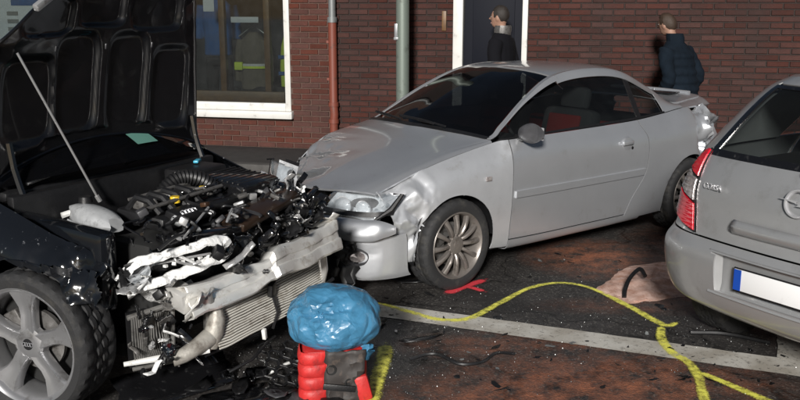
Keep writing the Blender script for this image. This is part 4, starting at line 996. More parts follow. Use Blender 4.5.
# inside
for y in (.33, -.33):
    mb = MB(); mb.box((1.05, y, .80), (.16, .56, .55), (0, .2, 0), bev=.05); mb.build('rear_seat_back', M['seat_black'], COR)
    mb = MB(); mb.box((1.10, y, 1.16), (.10, .24, .17), (0, .15, 0), bev=.04); mb.build('headrest', M['seat_black'], COR)
for y in (.36, -.36):
    mb = MB(); mb.box((1.95, y, .80), (.16, .5, .6), (0, .2, 0), bev=.05); mb.box((2.02, y, 1.19), (.10, .26, .18), (0, .15, 0), bev=.04); mb.build('front_seat_back', M['seat_black'], COR)
mb = MB(); mb.box((.62, 0, 1.02), (.72, 1.15, .025), bev=.008); mb.build('parcel_shelf', M['interior'], COR)
for s_ in (1, -1):
    panel('pillar_trim', K, 8.3, 11.6, 1.7, 5.02, 16, 16, M['int_grey'], COR, side=s_, ctr=CC, thick=0, gap=0, off=-.035)
    panel('side_trim', K, 11.0, 11.9, .0, 3.0, 6, 16, M['int_grey'], COR, side=s_, ctr=CC, thick=0, gap=0, off=-.04)
panel('headlining', [[Vector((p.x, p.y * .95, p.z - .03)) for p in r] for r in rf], 1, 8, 0, 24, 12, 24, M['int_grey'], COR, gap=0, thick=0, axis_z=1.0)
MB().box((1.9, 0, .30), (3.2, 1.45, .10)).build('floor_pan', M['under'], COR)
MB().box((.62, 0, .60), (.9, 1.3, .5)).build('luggage_box', M['under'], COR)
mb = MB(); mb.tube([(.30, -.35, .26), (.12, -.35, .255)], .028, 12); mb.build('exhaust_pipe', M['cast'], COR)
# front half (beyond the frame)
FG = [[Vector((p.x * 1.02 + 3.215, p.y * 1.035, p.z * 1.085 + (.03 if p.z > .7 else 0))) for p in c] for c in base_grid()[:7]]
for s_ in (1, -1):
    panel('front_fender', FG, 0, 4, 1, 5, 40, 26, cm, COR, side=s_, arch=[(3.215, .31, .35)])
    panel('front_door', FG, 4, 5.6, 1, 5, 20, 20, cm, COR, side=s_)
    panel('a_pillar', FG, 3, 6, 6, 7, 20, 3, cm, COR, side=s_, gap=.001)
    panel('side_window', FG, 3.4, 6, 5.03, 5.95, 16, 8, M['glass_rear'], COR, side=s_, thick=0, off=-.01)
full_panel('bonnet', FG, 0, 2.97, 5, cm, COR, 24, 16)
full_panel('windscreen', FG, 3.04, 5.95, 7.04, M['glass_rear'], COR, 18, 10, thick=0, off=-.004)
BG2 = [[Vector((p.x + 3.21, p.y * 1.035, p.z * 1.1)) for p in r] for r in BG]
panel('front_bumper', BG2, 0, 7, 0, 10, 24, 50, cm, COR, gap=.002)
MB().box((3.2, 0, .5), (.7, 1.1, .5)).build('engine_block', M['under'], COR)
for x in (.70, 3.215):
    for s_ in (1, -1):
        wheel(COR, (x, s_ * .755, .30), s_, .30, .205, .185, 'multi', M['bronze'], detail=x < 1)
        arch_liner(COR, x, s_ * .82, s_ * .56, .31, .35)

# ---------------------------------------------------------------- wrecked black car, bonnet raised
AUD = thing('wrecked_car', 'wrecked black car with raised bonnet and smashed open front end at left', 'car', (-1.203, 4.396, 0), R(-30))
A = scale_grid(base_grid(), 1.056, 1.05, 1.035)
def dmg_a(p, n):
    k = max(0, min(1, (p.x + .05) / .35))
    d = crumple(p, .03 * k, 6.0, 4.4) + n * (tri(p.x * 12, p.z * 10, 8) * .05 * k)
    q = p + Vector((-.06 * k + d.x * .5, (d.y - .06 * k) , d.z * .6 - .02 * k))
    if p.z > .72: q.z -= .05 * max(0, min(1, (p.x + .35) / .4))
    return q + n * (.008 * noise.noise(p * 22) * k)
side_panels(AUD, A, M['black_paint'], sides=(1, -1), arch_f=(-.03, .335, .365), arch_r=(-2.578, .33, .36), sgl='glass_dark', front=False)
def dmg_al(p, n): 
    q = dmg_a(p, n); k = max(0, min(1, (p.x - .0) / .3)); q.x -= .12 * k; return q + crumple(p, .10 * k, 8, 7.7) + Vector((-.05 * k, -.05 * k, -.06 * k))
panel('front_fender', A, .55, 4, 1, 5, 70, 44, M['black_scratched'], AUD, side=-1, arch=[(-.02, .345, .372)], dmg=dmg_a, cut=lambda p: p.x > (.40 if p.z > .58 else .22) + .04 * math.sin(p.z * 24))
panel('front_fender', A, .7, 4, 1, 5, 60, 40, M['black_scratched'], AUD, side=1, arch=[(0, .335, .365)], dmg=dmg_al)
full_panel('boot_lid', A, 9.97, 12.0, 5.02, M['black_paint'], AUD, 24, 20)
full_panel('tail_panel', A, 12, 13, 1.0, M['black_paint'], AUD, 8, 30)
MB().box((-1.4, 0, .21), (3.0, 1.40, .08)).build('floor_pan', M['under'], AUD)
# cowl, windscreen furniture
mb = MB(); mb.box((-.44, 0, .925), (.20, 1.34, .05), (0, .08, 0), bev=.02); mb.build('cowl_tray', M['plastic'], AUD)
mb = MB(); mb.box((-.30, 0, .70), (.05, 1.36, .46), bev=.01); mb.build('firewall', M['plastic'], AUD)
for y0, y1 in ((-.55, .02), (.05, .55)):
    mb = MB(); mb.tube([(-.34, y0, .965), (-.37, (y0 * .5 + y1 * .5), 1.0), (-.40, y1, 1.015)], .009, 6); mb.tube([(-.35, y0 + .1, .985), (-.41, y1 + .06, 1.02)], .006, 5); mb.build('wiper', M['steel'] if y0 < 0 else M['plastic'], AUD)
mb = MB(); mb.box((-.62, 0, .84), (.4, 1.28, .2), (0, .1, 0), bev=.06); mb.build('dashboard', M['interior'], AUD)
for y in (.37, -.37): seat(AUD, -1.25, y, M['seat_black'], M['seat_black'])
mb = MB(); mb.box((-1.01, .03, 1.262), (.03, .22, .07), (0, .2, 0), bev=.012); mb.build('rear_view_mirror', M['int_grey'], AUD)
mb = MB(); mb.grid([[surf(A, u, v) + V(.006, 0, .006) for u in (3.55, 3.75, 3.95)] for v in (8.15, 8.3, 8.45, 8.6)]); mb.build('windscreen_patch', mat('green_patch', (.13, .30, .25), .5), AUD, 0)  # small flat green patch just off the glass
# raised bonnet: underside with pressed pockets
TILT = R(84); HX, HZ = -.40, .985
pockets = [(-.47, .36, .15, .20), (-.17, .42, .13, .25), (.16, .40, .13, .26), (.46, .36, .13, .22), (-.36, .76, .16, .09), (.0, .80, .14, .09), (.36, .78, .16, .10), (0, .14, .40, .035)]
def hdepth(s, t):
    d = 0
    for cs, ct, rs, rt in pockets:
        a = abs(s - cs - .10 * (t - ct)) / rs; b = abs(t - ct) / rt; e = max(a, b) if True else 0
        e = (a ** 5 + b ** 5) ** .2
        d = max(d, max(0, min(1, (1.12 - e) / .22)))
    return d * d * (3 - 2 * d)
def hood_pt(s, t, lift):
    # s across, t along from the hinge edge; lift = out of the outer skin towards the engine
    bow = .045 * (1 - (s / .66) ** 2) + .03 * math.sin(t * 3)
    fold = max(0, t - .55) * max(0, -s - .15) * .9          # crushed front corner curls in
    x = bow * -1 + lift + fold
    base = V(HX, 0, HZ); fw = V(math.cos(TILT), 0, math.sin(TILT)); nn = V(math.sin(TILT), 0, -math.cos(TILT))
    c = crumple(V(s, t, 0), .016 * max(0, t - .3), 5, 1.1)
    return base + fw * t + nn * x + V(0, s, 0) + c
def hs(a, t):
    lo = -.665 if t < .64 else -.665 + (t - .64) * 1.25
    hi = .655 + .012 * math.sin(t * 5) - .05 * max(0, t - .6)
    return lo + (hi - lo) * a
HN, HT = 150, 110
def t0(a): return .015 + .115 * math.sin(math.pi * a) ** .8
Gi = []; Go = []
for j in range(HT + 1):
    ri = []; ro = []
    for i in range(HN + 1):
        a = i / HN; t = t0(a) + (1.03 - t0(a)) * j / HT; s = hs(a, t)
        e = min(a, 1 - a, j / HT, 1 - j / HT) * 14; e = min(1, e)
        ri.append(hood_pt(s, t, .006 + .030 * e * (1 - .85 * hdepth(s, t)))); ro.append(hood_pt(s, t, 0))
    Gi.append(ri); Go.append(ro)
hb = bpy.data.objects.new('bonnet', None); COL.objects.link(hb); hb.parent = AUD
MB().grid(Go, flip=True).build('outer_skin', M['black_paint'], hb, 60)
MB().grid(Gi).build('inner_frame', M['hood_in'], hb, 60)
ed = MB(); ring = [(r[-1]) for r in Gi] + list(reversed(Gi[-1])) + [r[0] for r in reversed(Gi)] + Gi[0]
ed.tube([r[-1] for r in Gi][::3], .009, 6); ed.tube(Gi[0][::3], .008, 6); ed.tube([r[0] for r in Gi][::3], .009, 6)
ed.build('edge_seal', M['hood_in'], hb)
for cs in (-.30, .02, .33):
    mb = MB(); p = hood_pt(cs, .60, .03); mb.box(tuple(p), (.016, .022, .03), (0, .2, .3), bev=.004); mb.build('rubber_buffer', M['grey_plastic'], hb)
mb = MB(); mb.box(tuple(hood_pt(-.42, .86, .045)), (.03, .20, .035), (.5, .1, .2), bev=.008); mb.build('bonnet_latch', M['steel'], hb)
for s_ in (-.60, .62):
    mb = MB(); p = hood_pt(s_, .06, .03); mb.tube([(-.30, s_, .90), (-.33, s_, .97), tuple(p + V(.02, 0, 0)), tuple(p + V(0, 0, .12))], .016, 6); mb.build('bonnet_hinge', M['black_scratched'], AUD)
mb = MB(); mb.tube([(-.235, -.235, .86), tuple(hood_pt(-.56, .60, .05))], .006, 8); mb.tube([(-.235, -.235, .86), (-.23, -.22, .83)], .012, 8); mb.build('prop_rod', M['steel'], AUD)

# wheel: front right turned out, others plain
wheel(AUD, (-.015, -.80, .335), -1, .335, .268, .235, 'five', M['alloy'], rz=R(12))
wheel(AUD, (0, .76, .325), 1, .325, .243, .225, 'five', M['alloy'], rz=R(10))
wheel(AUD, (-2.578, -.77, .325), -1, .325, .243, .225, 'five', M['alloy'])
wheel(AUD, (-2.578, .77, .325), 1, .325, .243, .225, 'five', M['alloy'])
for s_ in (1, -1):
    arch_liner(AUD, -2.578, s_ * .82, s_ * .55, .33, .36)
# --- engine bay --------------------------------------------------
def bit(name, m, fn, parent=AUD, sm=40, solid=0):
    mb = MB(); fn(mb); return mb.build(name, m, parent, sm, solid)
bit('engine_block', M['under'], lambda b: b.box((.05, .05, .52), (.62, 1.05, .44), bev=.03))
bit('bay_floor', M['under'], lambda b: b.box((-.02, 0, .24), (.5, 1.1, .06)))
for s_ in (1, -1): bit('inner_wing', M['black_paint'], lambda b: b.box((-.02, s_ * .63, .66), (.60, .10, .36), (0, .05, 0), bev=.03))
bit('strut_tower', M['plastic'], lambda b: b.lathe([(0, .07), (.08, .07), (.11, .03), (.12, -.05)], 20, Matrix.Translation((-.22, -.56, .72)) @ Matrix.Rotation(R(90), 4, 'X')))
# coolant tank
def tank(b):
    G = []
    for i in range(13):
        a = i / 12; x = -.165 + .30 * a; r = .078 * (math.sin(math.pi * (.08 + .84 * a)) ** .45)
        G.append([V(x + .02 * math.sin(k), -.43 - .03 * a + r * 1.0 * math.cos(k * math.pi / 8), .825 - .025 * a + r * .80 * math.sin(k * math.pi / 8)) for k in range(17)])
    b.grid(G); n = len(b.v); b.f.append(tuple(range(16))); b.f.append(tuple(range(n - 17, n - 1)))
tk = bit('coolant_tank', M['tank'], tank)
bit('tank_rib', M['tank'], lambda b: b.tube([(-.15 + .28 * k / 9, -.50 - .03 * k / 9 + .012 * abs(k - 4.5) / 4.5, .80 - .025 * k / 9) for k in range(10)], .005, 5), tk)
bit('tank_cap', M['plastic'], lambda b: b.lathe([(0, .03), (.03, .028), (.034, 0)], 16, Matrix.Translation((-.11, -.41, .875)) @ Matrix.Rotation(R(90), 4, 'X')), tk)
bit('tank_outlet', M['white_plastic'], lambda b: b.tube([(-.16, -.41, .80), (-.22, -.41, .81), (-.24, -.45, .80)], .016, 8), tk)
# engine cover
ec = bit('engine_cover', M['plastic'], lambda b: (b.box((.13, .00, .800), (.30, .66, .07), (0, .10, .06), bev=.022), b.box((.30, -.14, .815), (.10, .26, .055), (0, .25, .06), bev=.012)))
for k in range(5): bit('cover_ridge', M['plastic_gloss'], lambda b: b.box((.02 + .055 * k, .02, .846 - .006 * k), (.018, .56, .02), (0, .10, .06), bev=.006), ec)
for k in range(4):
    bit('cover_ring', M['chrome'], lambda b: b.lathe([(.0125, 0), (.0150, .004), (.0175, 0)], 20, Matrix.Translation((.338, -.222 + .0225 * k, .838)) @ Matrix.Rotation(R(25), 4, 'Y') @ Matrix.Rotation(R(90), 4, 'X')), ec)
bit('oil_cap', M['yellow'], lambda b: b.lathe([(0, .03), (.022, .03), (.026, .02), (.026, 0)], 14, Matrix.Translation((.215, -.15, .86)) @ Matrix.Rotation(R(90), 4, 'X')))
bit('oil_cap', M['yellow'], lambda b: b.lathe([(0, .02), (.014, .02), (.016, 0)], 12, Matrix.Translation((.16, .10, .87)) @ Matrix.Rotation(R(90), 4, 'X')))
rnd = random.Random(5)
for k in range(6):
    y = -.28 + k * .085
    bit('ignition_coil', M['plastic_gloss'] if k % 2 else M['cast'], lambda b: (b.box((.12, y, .865), (.07, .045, .05), (0, .1, rnd.uniform(-.3, .3)), bev=.01), b.tube([(.15, y, .88), (.19, y + .02, .89), (.23, y + .01, .86)], .008, 6)))
for k in range(4):
    y = -.30 + k * .09
    bit('intake_runner', M['plastic'], lambda b: b.tube([(.05, y, .83), (.11, y + .01, .90), (.18, y + .02, .885), (.25, y + .02, .83)], .020, 8))
bit('fuel_rail', M['cast'], lambda b: b.tube([(.22, -.34, .865), (.235, -.1, .88), (.22, .18, .885)], .010, 8))
bit('fuel_rail', M['cast'], lambda b: b.tube([(.06, -.30, .885), (.10, -.05, .905), (.09, .16, .90)], .008, 8))
bit('dipstick', M['steel'], lambda b: b.tube([(.46, -.36, .76), (.40, -.12, .85)], .006, 6))
# ribbed hose
hp = [V(.02, -.05, .82), V(.03, -.03, .88), V(.055, .02, .925), V(.085, .08, .935), V(.12, .15, .91), V(.14, .20, .86), V(.15, .22, .80)]
path = [_seq(hp, i / 8) for i in range(49)]
bit('intake_hose', M['plastic'], lambda b: b.tube(path, .05, 18, rs=[.036 + (.006 if i % 2 else -.002) for i in range(49)]), sm=25)
# air box with ribs, battery box
ab = bit('air_box', M['plastic_gloss'], lambda b: (b.box((.12, .42, .83), (.34, .34, .12), (0, .08, .05), bev=.03),))
for k in range(8): bit('air_box_rib', M['plastic'], lambda b: b.box((-.01 + k * .036, .42, .893 - .003 * k), (.012, .30, .022), (0, .08, .05), bev=.004), ab)
bit('battery_box', M['plastic'], lambda b: b.box((-.16, .40, .84), (.20, .30, .16), bev=.02))
bit('brake_fluid_cap', M['cyan'], lambda b: b.box((-.20, .46, .935), (.03, .08, .016), (0, 0, .5), bev=.006))
bit('slam_panel', M['brown_gloss'], lambda b: b.box((.40, .28, .765), (.15, .56, .045), (.10, .16, .12), bev=.012))
bit('slam_panel', M['plastic_gloss'], lambda b: b.box((.42, -.18, .74), (.10, .50, .04), (-.08, .1, -.10), bev=.012))
# smashed right headlight: scuffed white frame with two bars
def frame(b):
    ring = [V(.30, -.60, .60), V(.34, -.575, .66), V(.42, -.50, .70), V(.50, -.36, .722), V(.555, -.22, .735), V(.57, -.185, .70), V(.545, -.20, .645), V(.50, -.32, .625), V(.44, -.44, .595), V(.37, -.55, .565), V(.30, -.60, .565)]
    n = len(ring); P = [_seq(ring, i / 5) for i in range((n - 1) * 5 + 1)]
    o = len(b.v); K_ = 8
    for i, p in enumerate(P):
        d = (P[(i + 1) % len(P)] - P[i - 1]).normalized(); ax = V(.55, -.45, .70).normalized(); sd_ = d.cross(ax).normalized()
        wv = .026 + .010 * noise.noise(p * 14)
        for q in range(K_):
            t = q * math.pi * 2 / K_; b.v.append(tuple(p + ax * (.012 * math.sin(t)) + sd_ * (wv * math.cos(t)) + crumple(p, .012, 20, 2)))
    m_ = len(P)
    for i in range(m_ - 1):
        for q in range(K_): b.f.append((o + i * K_ + q, o + i * K_ + (q + 1) % K_, o + (i + 1) * K_ + (q + 1) % K_, o + (i + 1) * K_ + q))
hf = bit('headlight_frame', M['white_scuff'], frame, sm=35)
bit('headlight_shell', M['plastic'], lambda b: b.grid([[V(.27 + .20 * j / 6 + .02 * i, -.60 + .36 * j / 6, .57 + .12 * i / 4 + .06 * j / 6) + crumple(V(i * .1, j * .1, 2), .03, 6) for j in range(7)] for i in range(5)]), hf, 30, .004)
bit('lamp_bowl', M['reflector'], lambda b: b.lathe([(.005, -.04), (.03, -.03), (.048, 0), (.055, .02)], 20, Matrix.Translation((.36, -.545, .635)) @ Matrix.Rotation(R(-140), 4, 'Z') @ Matrix.Rotation(R(20), 4, 'X')), hf)
bit('broken_lens', M['lens'], lambda b: b.grid([[V(.34 + .04 * i, -.60 + .05 * j, .57 + .035 * i + .01 * j) + crumple(V(i * .2, j * .2, 5), .03, 5) for j in range(4)] for i in range(4)]), hf, 20, .003)
bit('frame_bar', M['white_scuff'], lambda b: b.tube([(.47, -.42, .70), (.50, -.33, .64)], .007, 6), hf)
bit('frame_bar', M['steel'], lambda b: b.tube([(.38, -.48, .655), (.46, -.38, .67), (.53, -.26, .675)], .006, 6), hf)
for k in range(7): bit('frame_clip', M['white_plastic'], lambda b: b.box((.42 + .02 * k, -.44 + .035 * k, .645 + .004 * k), (.018, .014, .012), (k, 0, k * .4)), hf)
# second white fragment lower left of the lamp
bit('torn_bracket', M['white_scuff'], lambda b: b.grid([[V(.36 + .02 * i, -.60 + .055 * j, .52 + .018 * i - .012 * j + .03 * math.sin(j * 1.4)) + crumple(V(i * .2, j * .2, 1), .03, 5) for j in range(8)] for i in range(4)]), AUD, 25, .005)
# bumper beam
def beam(b):
    P = [V(.50, -.41, .47), V(.525, -.34, .48), V(.555, -.22, .485), V(.58, -.08, .50), V(.612, .03, .525), V(.615, .16, .53), V(.615, .30, .525), V(.61, .44, .535), V(.60, .56, .545), V(.60, .64, .55)]
    PP = [_seq(P, i / 9) for i in range((len(P) - 1) * 9 + 1)]
    prof = [(-.045, -.066), (-.01, -.066), (.018, -.064), (.022, -.058), (.022, -.026), (.021, -.020), (.013, -.015), (.012, 0), (.013, .015), (.021, .020), (.022, .026), (.022, .058), (.018, .064), (-.01, .066), (-.045, .066)]
    G = []
    for i, p in enumerate(PP):
        a = i / (len(PP) - 1); k = 1 + .10 * (a > .47) + .18 * (a > .86) * (a - .86) / .14 + .15 * max(0, .12 - a) / .12; tw = .10 * math.sin(a * 7) - .30
        sq = 1 - .30 * math.exp(-((a - .44) / .05) ** 2)
        row = []
        for dx, dz in prof:
            dx, dz = dx * k, dz * k * sq
            row.append(p + V(dx * math.cos(tw) + dz * math.sin(tw), 0, dz * math.cos(tw) - dx * math.sin(tw)) + V(tri(p.y * 9, dz * 14 + a * 3, 3) * .010, 0, .004 * noise.noise(p * 9 + V(0, 0, dz * 4))) + (V(.012, 0, .022) if a > .47 else V(0, 0, 0)))
        G.append(row)
    b.grid(G)
bm_ = bit('bumper_beam', M['alu'], beam, sm=30, solid=.005)
bit('crash_box', M['alu'], lambda b: b.box((.44, -.38, .49), (.17, .09, .10), (.2, .15, -.2), bev=.008))
bit('crash_box', M['cast'], lambda b: b.box((.48, .42, .50), (.2, .09, .10), (.1, -.1, .15), bev=.008))
bit('beam_bracket', M['alu'], lambda b: (b.grid([[V(.53 + .02 * i, -.42 + .03 * j, .40 + .035 * i) + crumple(V(i * .2, j * .2, 8), .04, 5) for j in range(5)] for i in range(5)]),), AUD, 25, .006)
for k in range(4): bit('beam_bolt', M['cast'], lambda b: b.lathe([(0, .012), (.011, .01), (.013, -.01)], 8, Matrix.Translation((.555 + .012 * k, -.34 + .22 * k, .49)) @ Matrix.Rotation(R(-90), 4, 'Z')), bm_)
# intercooler: core with ribs, end tank, pipe
def core(b):
    for k in range(17):
        z = .205 + k * .0118; f = k / 16; lx = .045 - .05 * f
        P = [V(.522 + lx, -.27, z + .012), V(.535 + lx, -.15, z + .018), V(.545 + lx + .008 * noise.noise(V(k * .3, 0, 0)), .10, z + .03), V(.555 + lx, .32, z + .04), V(.55 + lx, .56, z + .055)]
        P = [_seq(P, i / 3) for i in range(13)]
        b.tube([p + V(.006 * noise.noise(p * 15), 0, .006 * noise.noise(p * 12)) for p in P], .0052, 5)
ic = bit('intercooler', M['alu_fin'], core, sm=60)
bit('core_back', M['cast'], lambda b: b.grid([[V(.508 + .012 * j, -.28 + .21 * j, .205 + .07 * i + .0135 * j) for j in range(5)] for i in range(4)]), ic, 30, .03)
bit('end_tank', M['alu_dirty'], lambda b: (b.tube([(.525, -.235, .43), (.535, -.245, .36), (.53, -.265, .29), (.52, -.28, .22)], .04, 12, rs=[.020, .040, .046, .034]), b.tube([(.52, -.29, .27), (.515, -.36, .25), (.49, -.43, .225), (.46, -.47, .215)], .036, 12, rs=[.045, .040, .036, .036])), ic)
bit('end_tank', M['alu'], lambda b: b.tube([(.55, .58, .46), (.555, .585, .38), (.54, .57, .28)], .035, 10), ic)
bit('core_clip', M['plastic'], lambda b: (b.box((.575, .12, .40), (.03, .06, .07), (.2, .1, .3), bev=.008), b.tube([(.58, .12, .37), (.60, .13, .28), (.59, .10, .2)], .008, 6)))
bit('white_connector', M['white_plastic'], lambda b: b.box((.60, .02, .20), (.02, .025, .055), (.2, 0, .2), bev=.004))
# side radiator
def rad(b):
    for k in range(22):
        a = k / 21; x, y = .345 + .055 * a, -.585 + .17 * a
        b.tube([(x - .03 + .03 * a, y + .03, .185 + .02 * a), (x + .018 * math.sin(k * .45) - .02, y + .01, .30), (x + .012 * math.sin(k * .3), y - .005, .425 + .012 * math.sin(k * .5))], .0038, 4)
ra = bit('side_radiator', M['fin_dark'], rad, sm=60)
bit('radiator_back', M['plastic'], lambda b: b.grid([[V(.295 + .055 * j, -.57 + .17 * j, .17 + .265 * i) for j in range(2)] for i in range(2)]), ra, 0, .02)
bit('radiator_edge', M['fin_dark'], lambda b: (b.tube([(.33, -.60, .43), (.415, -.405, .455)], .013, 8), b.tube([(.415, -.405, .455), (.385, -.39, .17)], .010, 8), b.tube([(.31, -.57, .17), (.385, -.39, .16)], .010, 8)), ra)
bit('undertray_strip', M['white_plastic'], lambda b: b.tube([(.285, -.60, .20), (.38, -.48, .205), (.47, -.385, .21), (.545, -.315, .22)], .014, 8, rs=[.011, .016, .017, .012]))
bit('undertray', M['plastic_gloss'], lambda b: b.grid([[V(.16 + .05 * i + .03 * j, -.56 + .09 * j - .03 * i, .10 - .015 * i) + crumple(V(i * .2, j * .2, 4), .03, 5) for j in range(7)] for i in range(6)]), AUD, 25, .005)
# crossbar rods
bit('bent_rod', M['plastic'], lambda b: b.tube([(.50, -.30, .18), (.56, .0, .20), (.60, .30, .26), (.62, .60, .33)], .010, 8))
bit('bent_rod', M['plastic'], lambda b: b.tube([(.60, -.25, .10), (.66, -.15, .14), (.64, -.02, .17), (.60, .10, .16)], .008, 8))
# tangle: torn sheets, cables and connectors
rnd = random.Random(21)
def torn(name, m, p, sz, asp=1.0):
    e = Matrix.Translation(p) @ Matrix.Rotation(rnd.uniform(0, 6.3), 4, 'Z') @ Matrix.Rotation(rnd.uniform(-1.2, 1.2), 4, 'Y') @ Matrix.Rotation(rnd.uniform(-1.2, 1.2), 4, 'X'); sd_ = rnd.uniform(0, 50)
    def fn(b):
        n = 6; cut_ = [rnd.uniform(.55, 1.1) for _ in range(n + 1)]; c2 = [rnd.uniform(.5, 1.1) for _ in range(n + 1)]
        b.grid([[e @ (V((i - 3) * sz / 6 * c2[j], (j - 3) * sz * asp / 6 * cut_[i], 0) + crumple(V(i * .16 + sd_, j * .16, sd_), sz * .11, 3)) for j in range(n + 1)] for i in range(n + 1)])
    return bit(name, m, fn, AUD, 25, .003)
zones = [((.36, .50), (-.62, -.30), (.16, .50), 22), ((.38, .62), (-.30, .62), (.52, .76), 46), ((.22, .42), (-.66, -.36), (.45, .74), 16), ((.36, .54), (.40, .70), (.45, .82), 34), ((.25, .52), (-.45, .45), (.30, .48), 24), ((.05, .40), (.50, .72), (.55, .80), 16)]
ms = ['plastic', 'plastic_gloss', 'black_scratched', 'plastic_gloss', 'cast', 'alu', 'black_scratched', 'plastic', 'white_scuff', 'steel', 'plastic_gloss', 'plastic_gloss', 'plastic']
def bracket(p, sz, m):
    e = Matrix.Translation(p) @ Matrix.Rotation(rnd.uniform(0, 6.3), 4, 'Z') @ Matrix.Rotation(rnd.uniform(-.9, .9), 4, 'Y') @ Matrix.Rotation(rnd.uniform(-.9, .9), 4, 'X')
    w, l1, l2, b_ = sz * rnd.uniform(.25, .5), sz, sz * rnd.uniform(.3, .9), rnd.uniform(.6, 1.9)
    def fn(b):
        P = [V(0, 0, 0), V(l1 * .5, 0, .004), V(l1, 0, 0), V(l1 + l2 * .5 * math.cos(b_), 0, l2 * .5 * math.sin(b_)), V(l1 + l2 * math.cos(b_), 0, l2 * math.sin(b_))]
        b.grid([[e @ (q + V(0, w * (t - .5) * (1 + .3 * math.sin(k * 2 + t * 3)), 0)) for t in (0, .33, .66, 1)] for k, q in enumerate(P)])
    bit('bent_bracket', m, fn, AUD, 25, .004)
def fitting(p, sz, m):
    e = Matrix.Translation(p) @ Matrix.Rotation(rnd.uniform(0, 6.3), 4, 'Z') @ Matrix.Rotation(rnd.uniform(-1.2, 1.2), 4, 'X')
    bit('pipe_fitting', m, lambda b: b.lathe([(0, -sz), (sz * .45, -sz), (sz * .45, -sz * .3), (sz * .7, -sz * .25), (sz * .7, sz * .2), (sz * .4, sz * .3), (sz * .4, sz), (0, sz)], 12, e), AUD)
for zx, zy, zz, n_ in zones:
    for k in range(int(n_ * 1.5)):
        p = V(rnd.uniform(*zx), rnd.uniform(*zy), rnd.uniform(*zz)); m_ = M[ms[rnd.randrange(len(ms))]]; t_ = rnd.random()
        if t_ < .34: torn('torn_sheet', m_, p, rnd.uniform(.05, .13), rnd.uniform(.4, 1))
        elif t_ < .62: bracket(p, rnd.uniform(.04, .11), m_)
        elif t_ < .82: fitting(p, rnd.uniform(.012, .03), m_)
        else: bit('broken_housing', m_, lambda b: b.box(tuple(p), (rnd.uniform(.03, .09), rnd.uniform(.03, .08), rnd.uniform(.015, .05)), (rnd.uniform(-.8, .8), rnd.uniform(-.8, .8), rnd.uniform(0, 3)), bev=.008))
for k in range(34):
    p = V(rnd.uniform(-.1, .5), rnd.uniform(-.5, .6), rnd.uniform(.70, .87)); q = [p]
    for j in range(4): q.append(q[-1] + V(rnd.uniform(-.07, .10), rnd.uniform(-.10, .12), rnd.uniform(-.06, .04)))
    PP = [_seq(q, i / 4) for i in range(17)]
    bit('cable', M[rnd.choice(['plastic', 'plastic', 'plastic_gloss', 'grey_plastic', 'steel'])], lambda b: b.tube(PP, rnd.uniform(.004, .010), 6))
for k in range(46):
    p = V(rnd.uniform(-.05, .5), rnd.uniform(-.45, .6), rnd.uniform(.74, .86))
    bit('connector', M[rnd.choice(['plastic', 'plastic_gloss', 'grey_plastic', 'cast', 'copper', 'steel', 'tank'])], lambda b: b.box(tuple(p), (rnd.uniform(.02, .06), rnd.uniform(.02, .06), rnd.uniform(.015, .04)), (rnd.uniform(-.6, .6), rnd.uniform(-.6, .6), rnd.uniform(0, 3)), bev=.006))

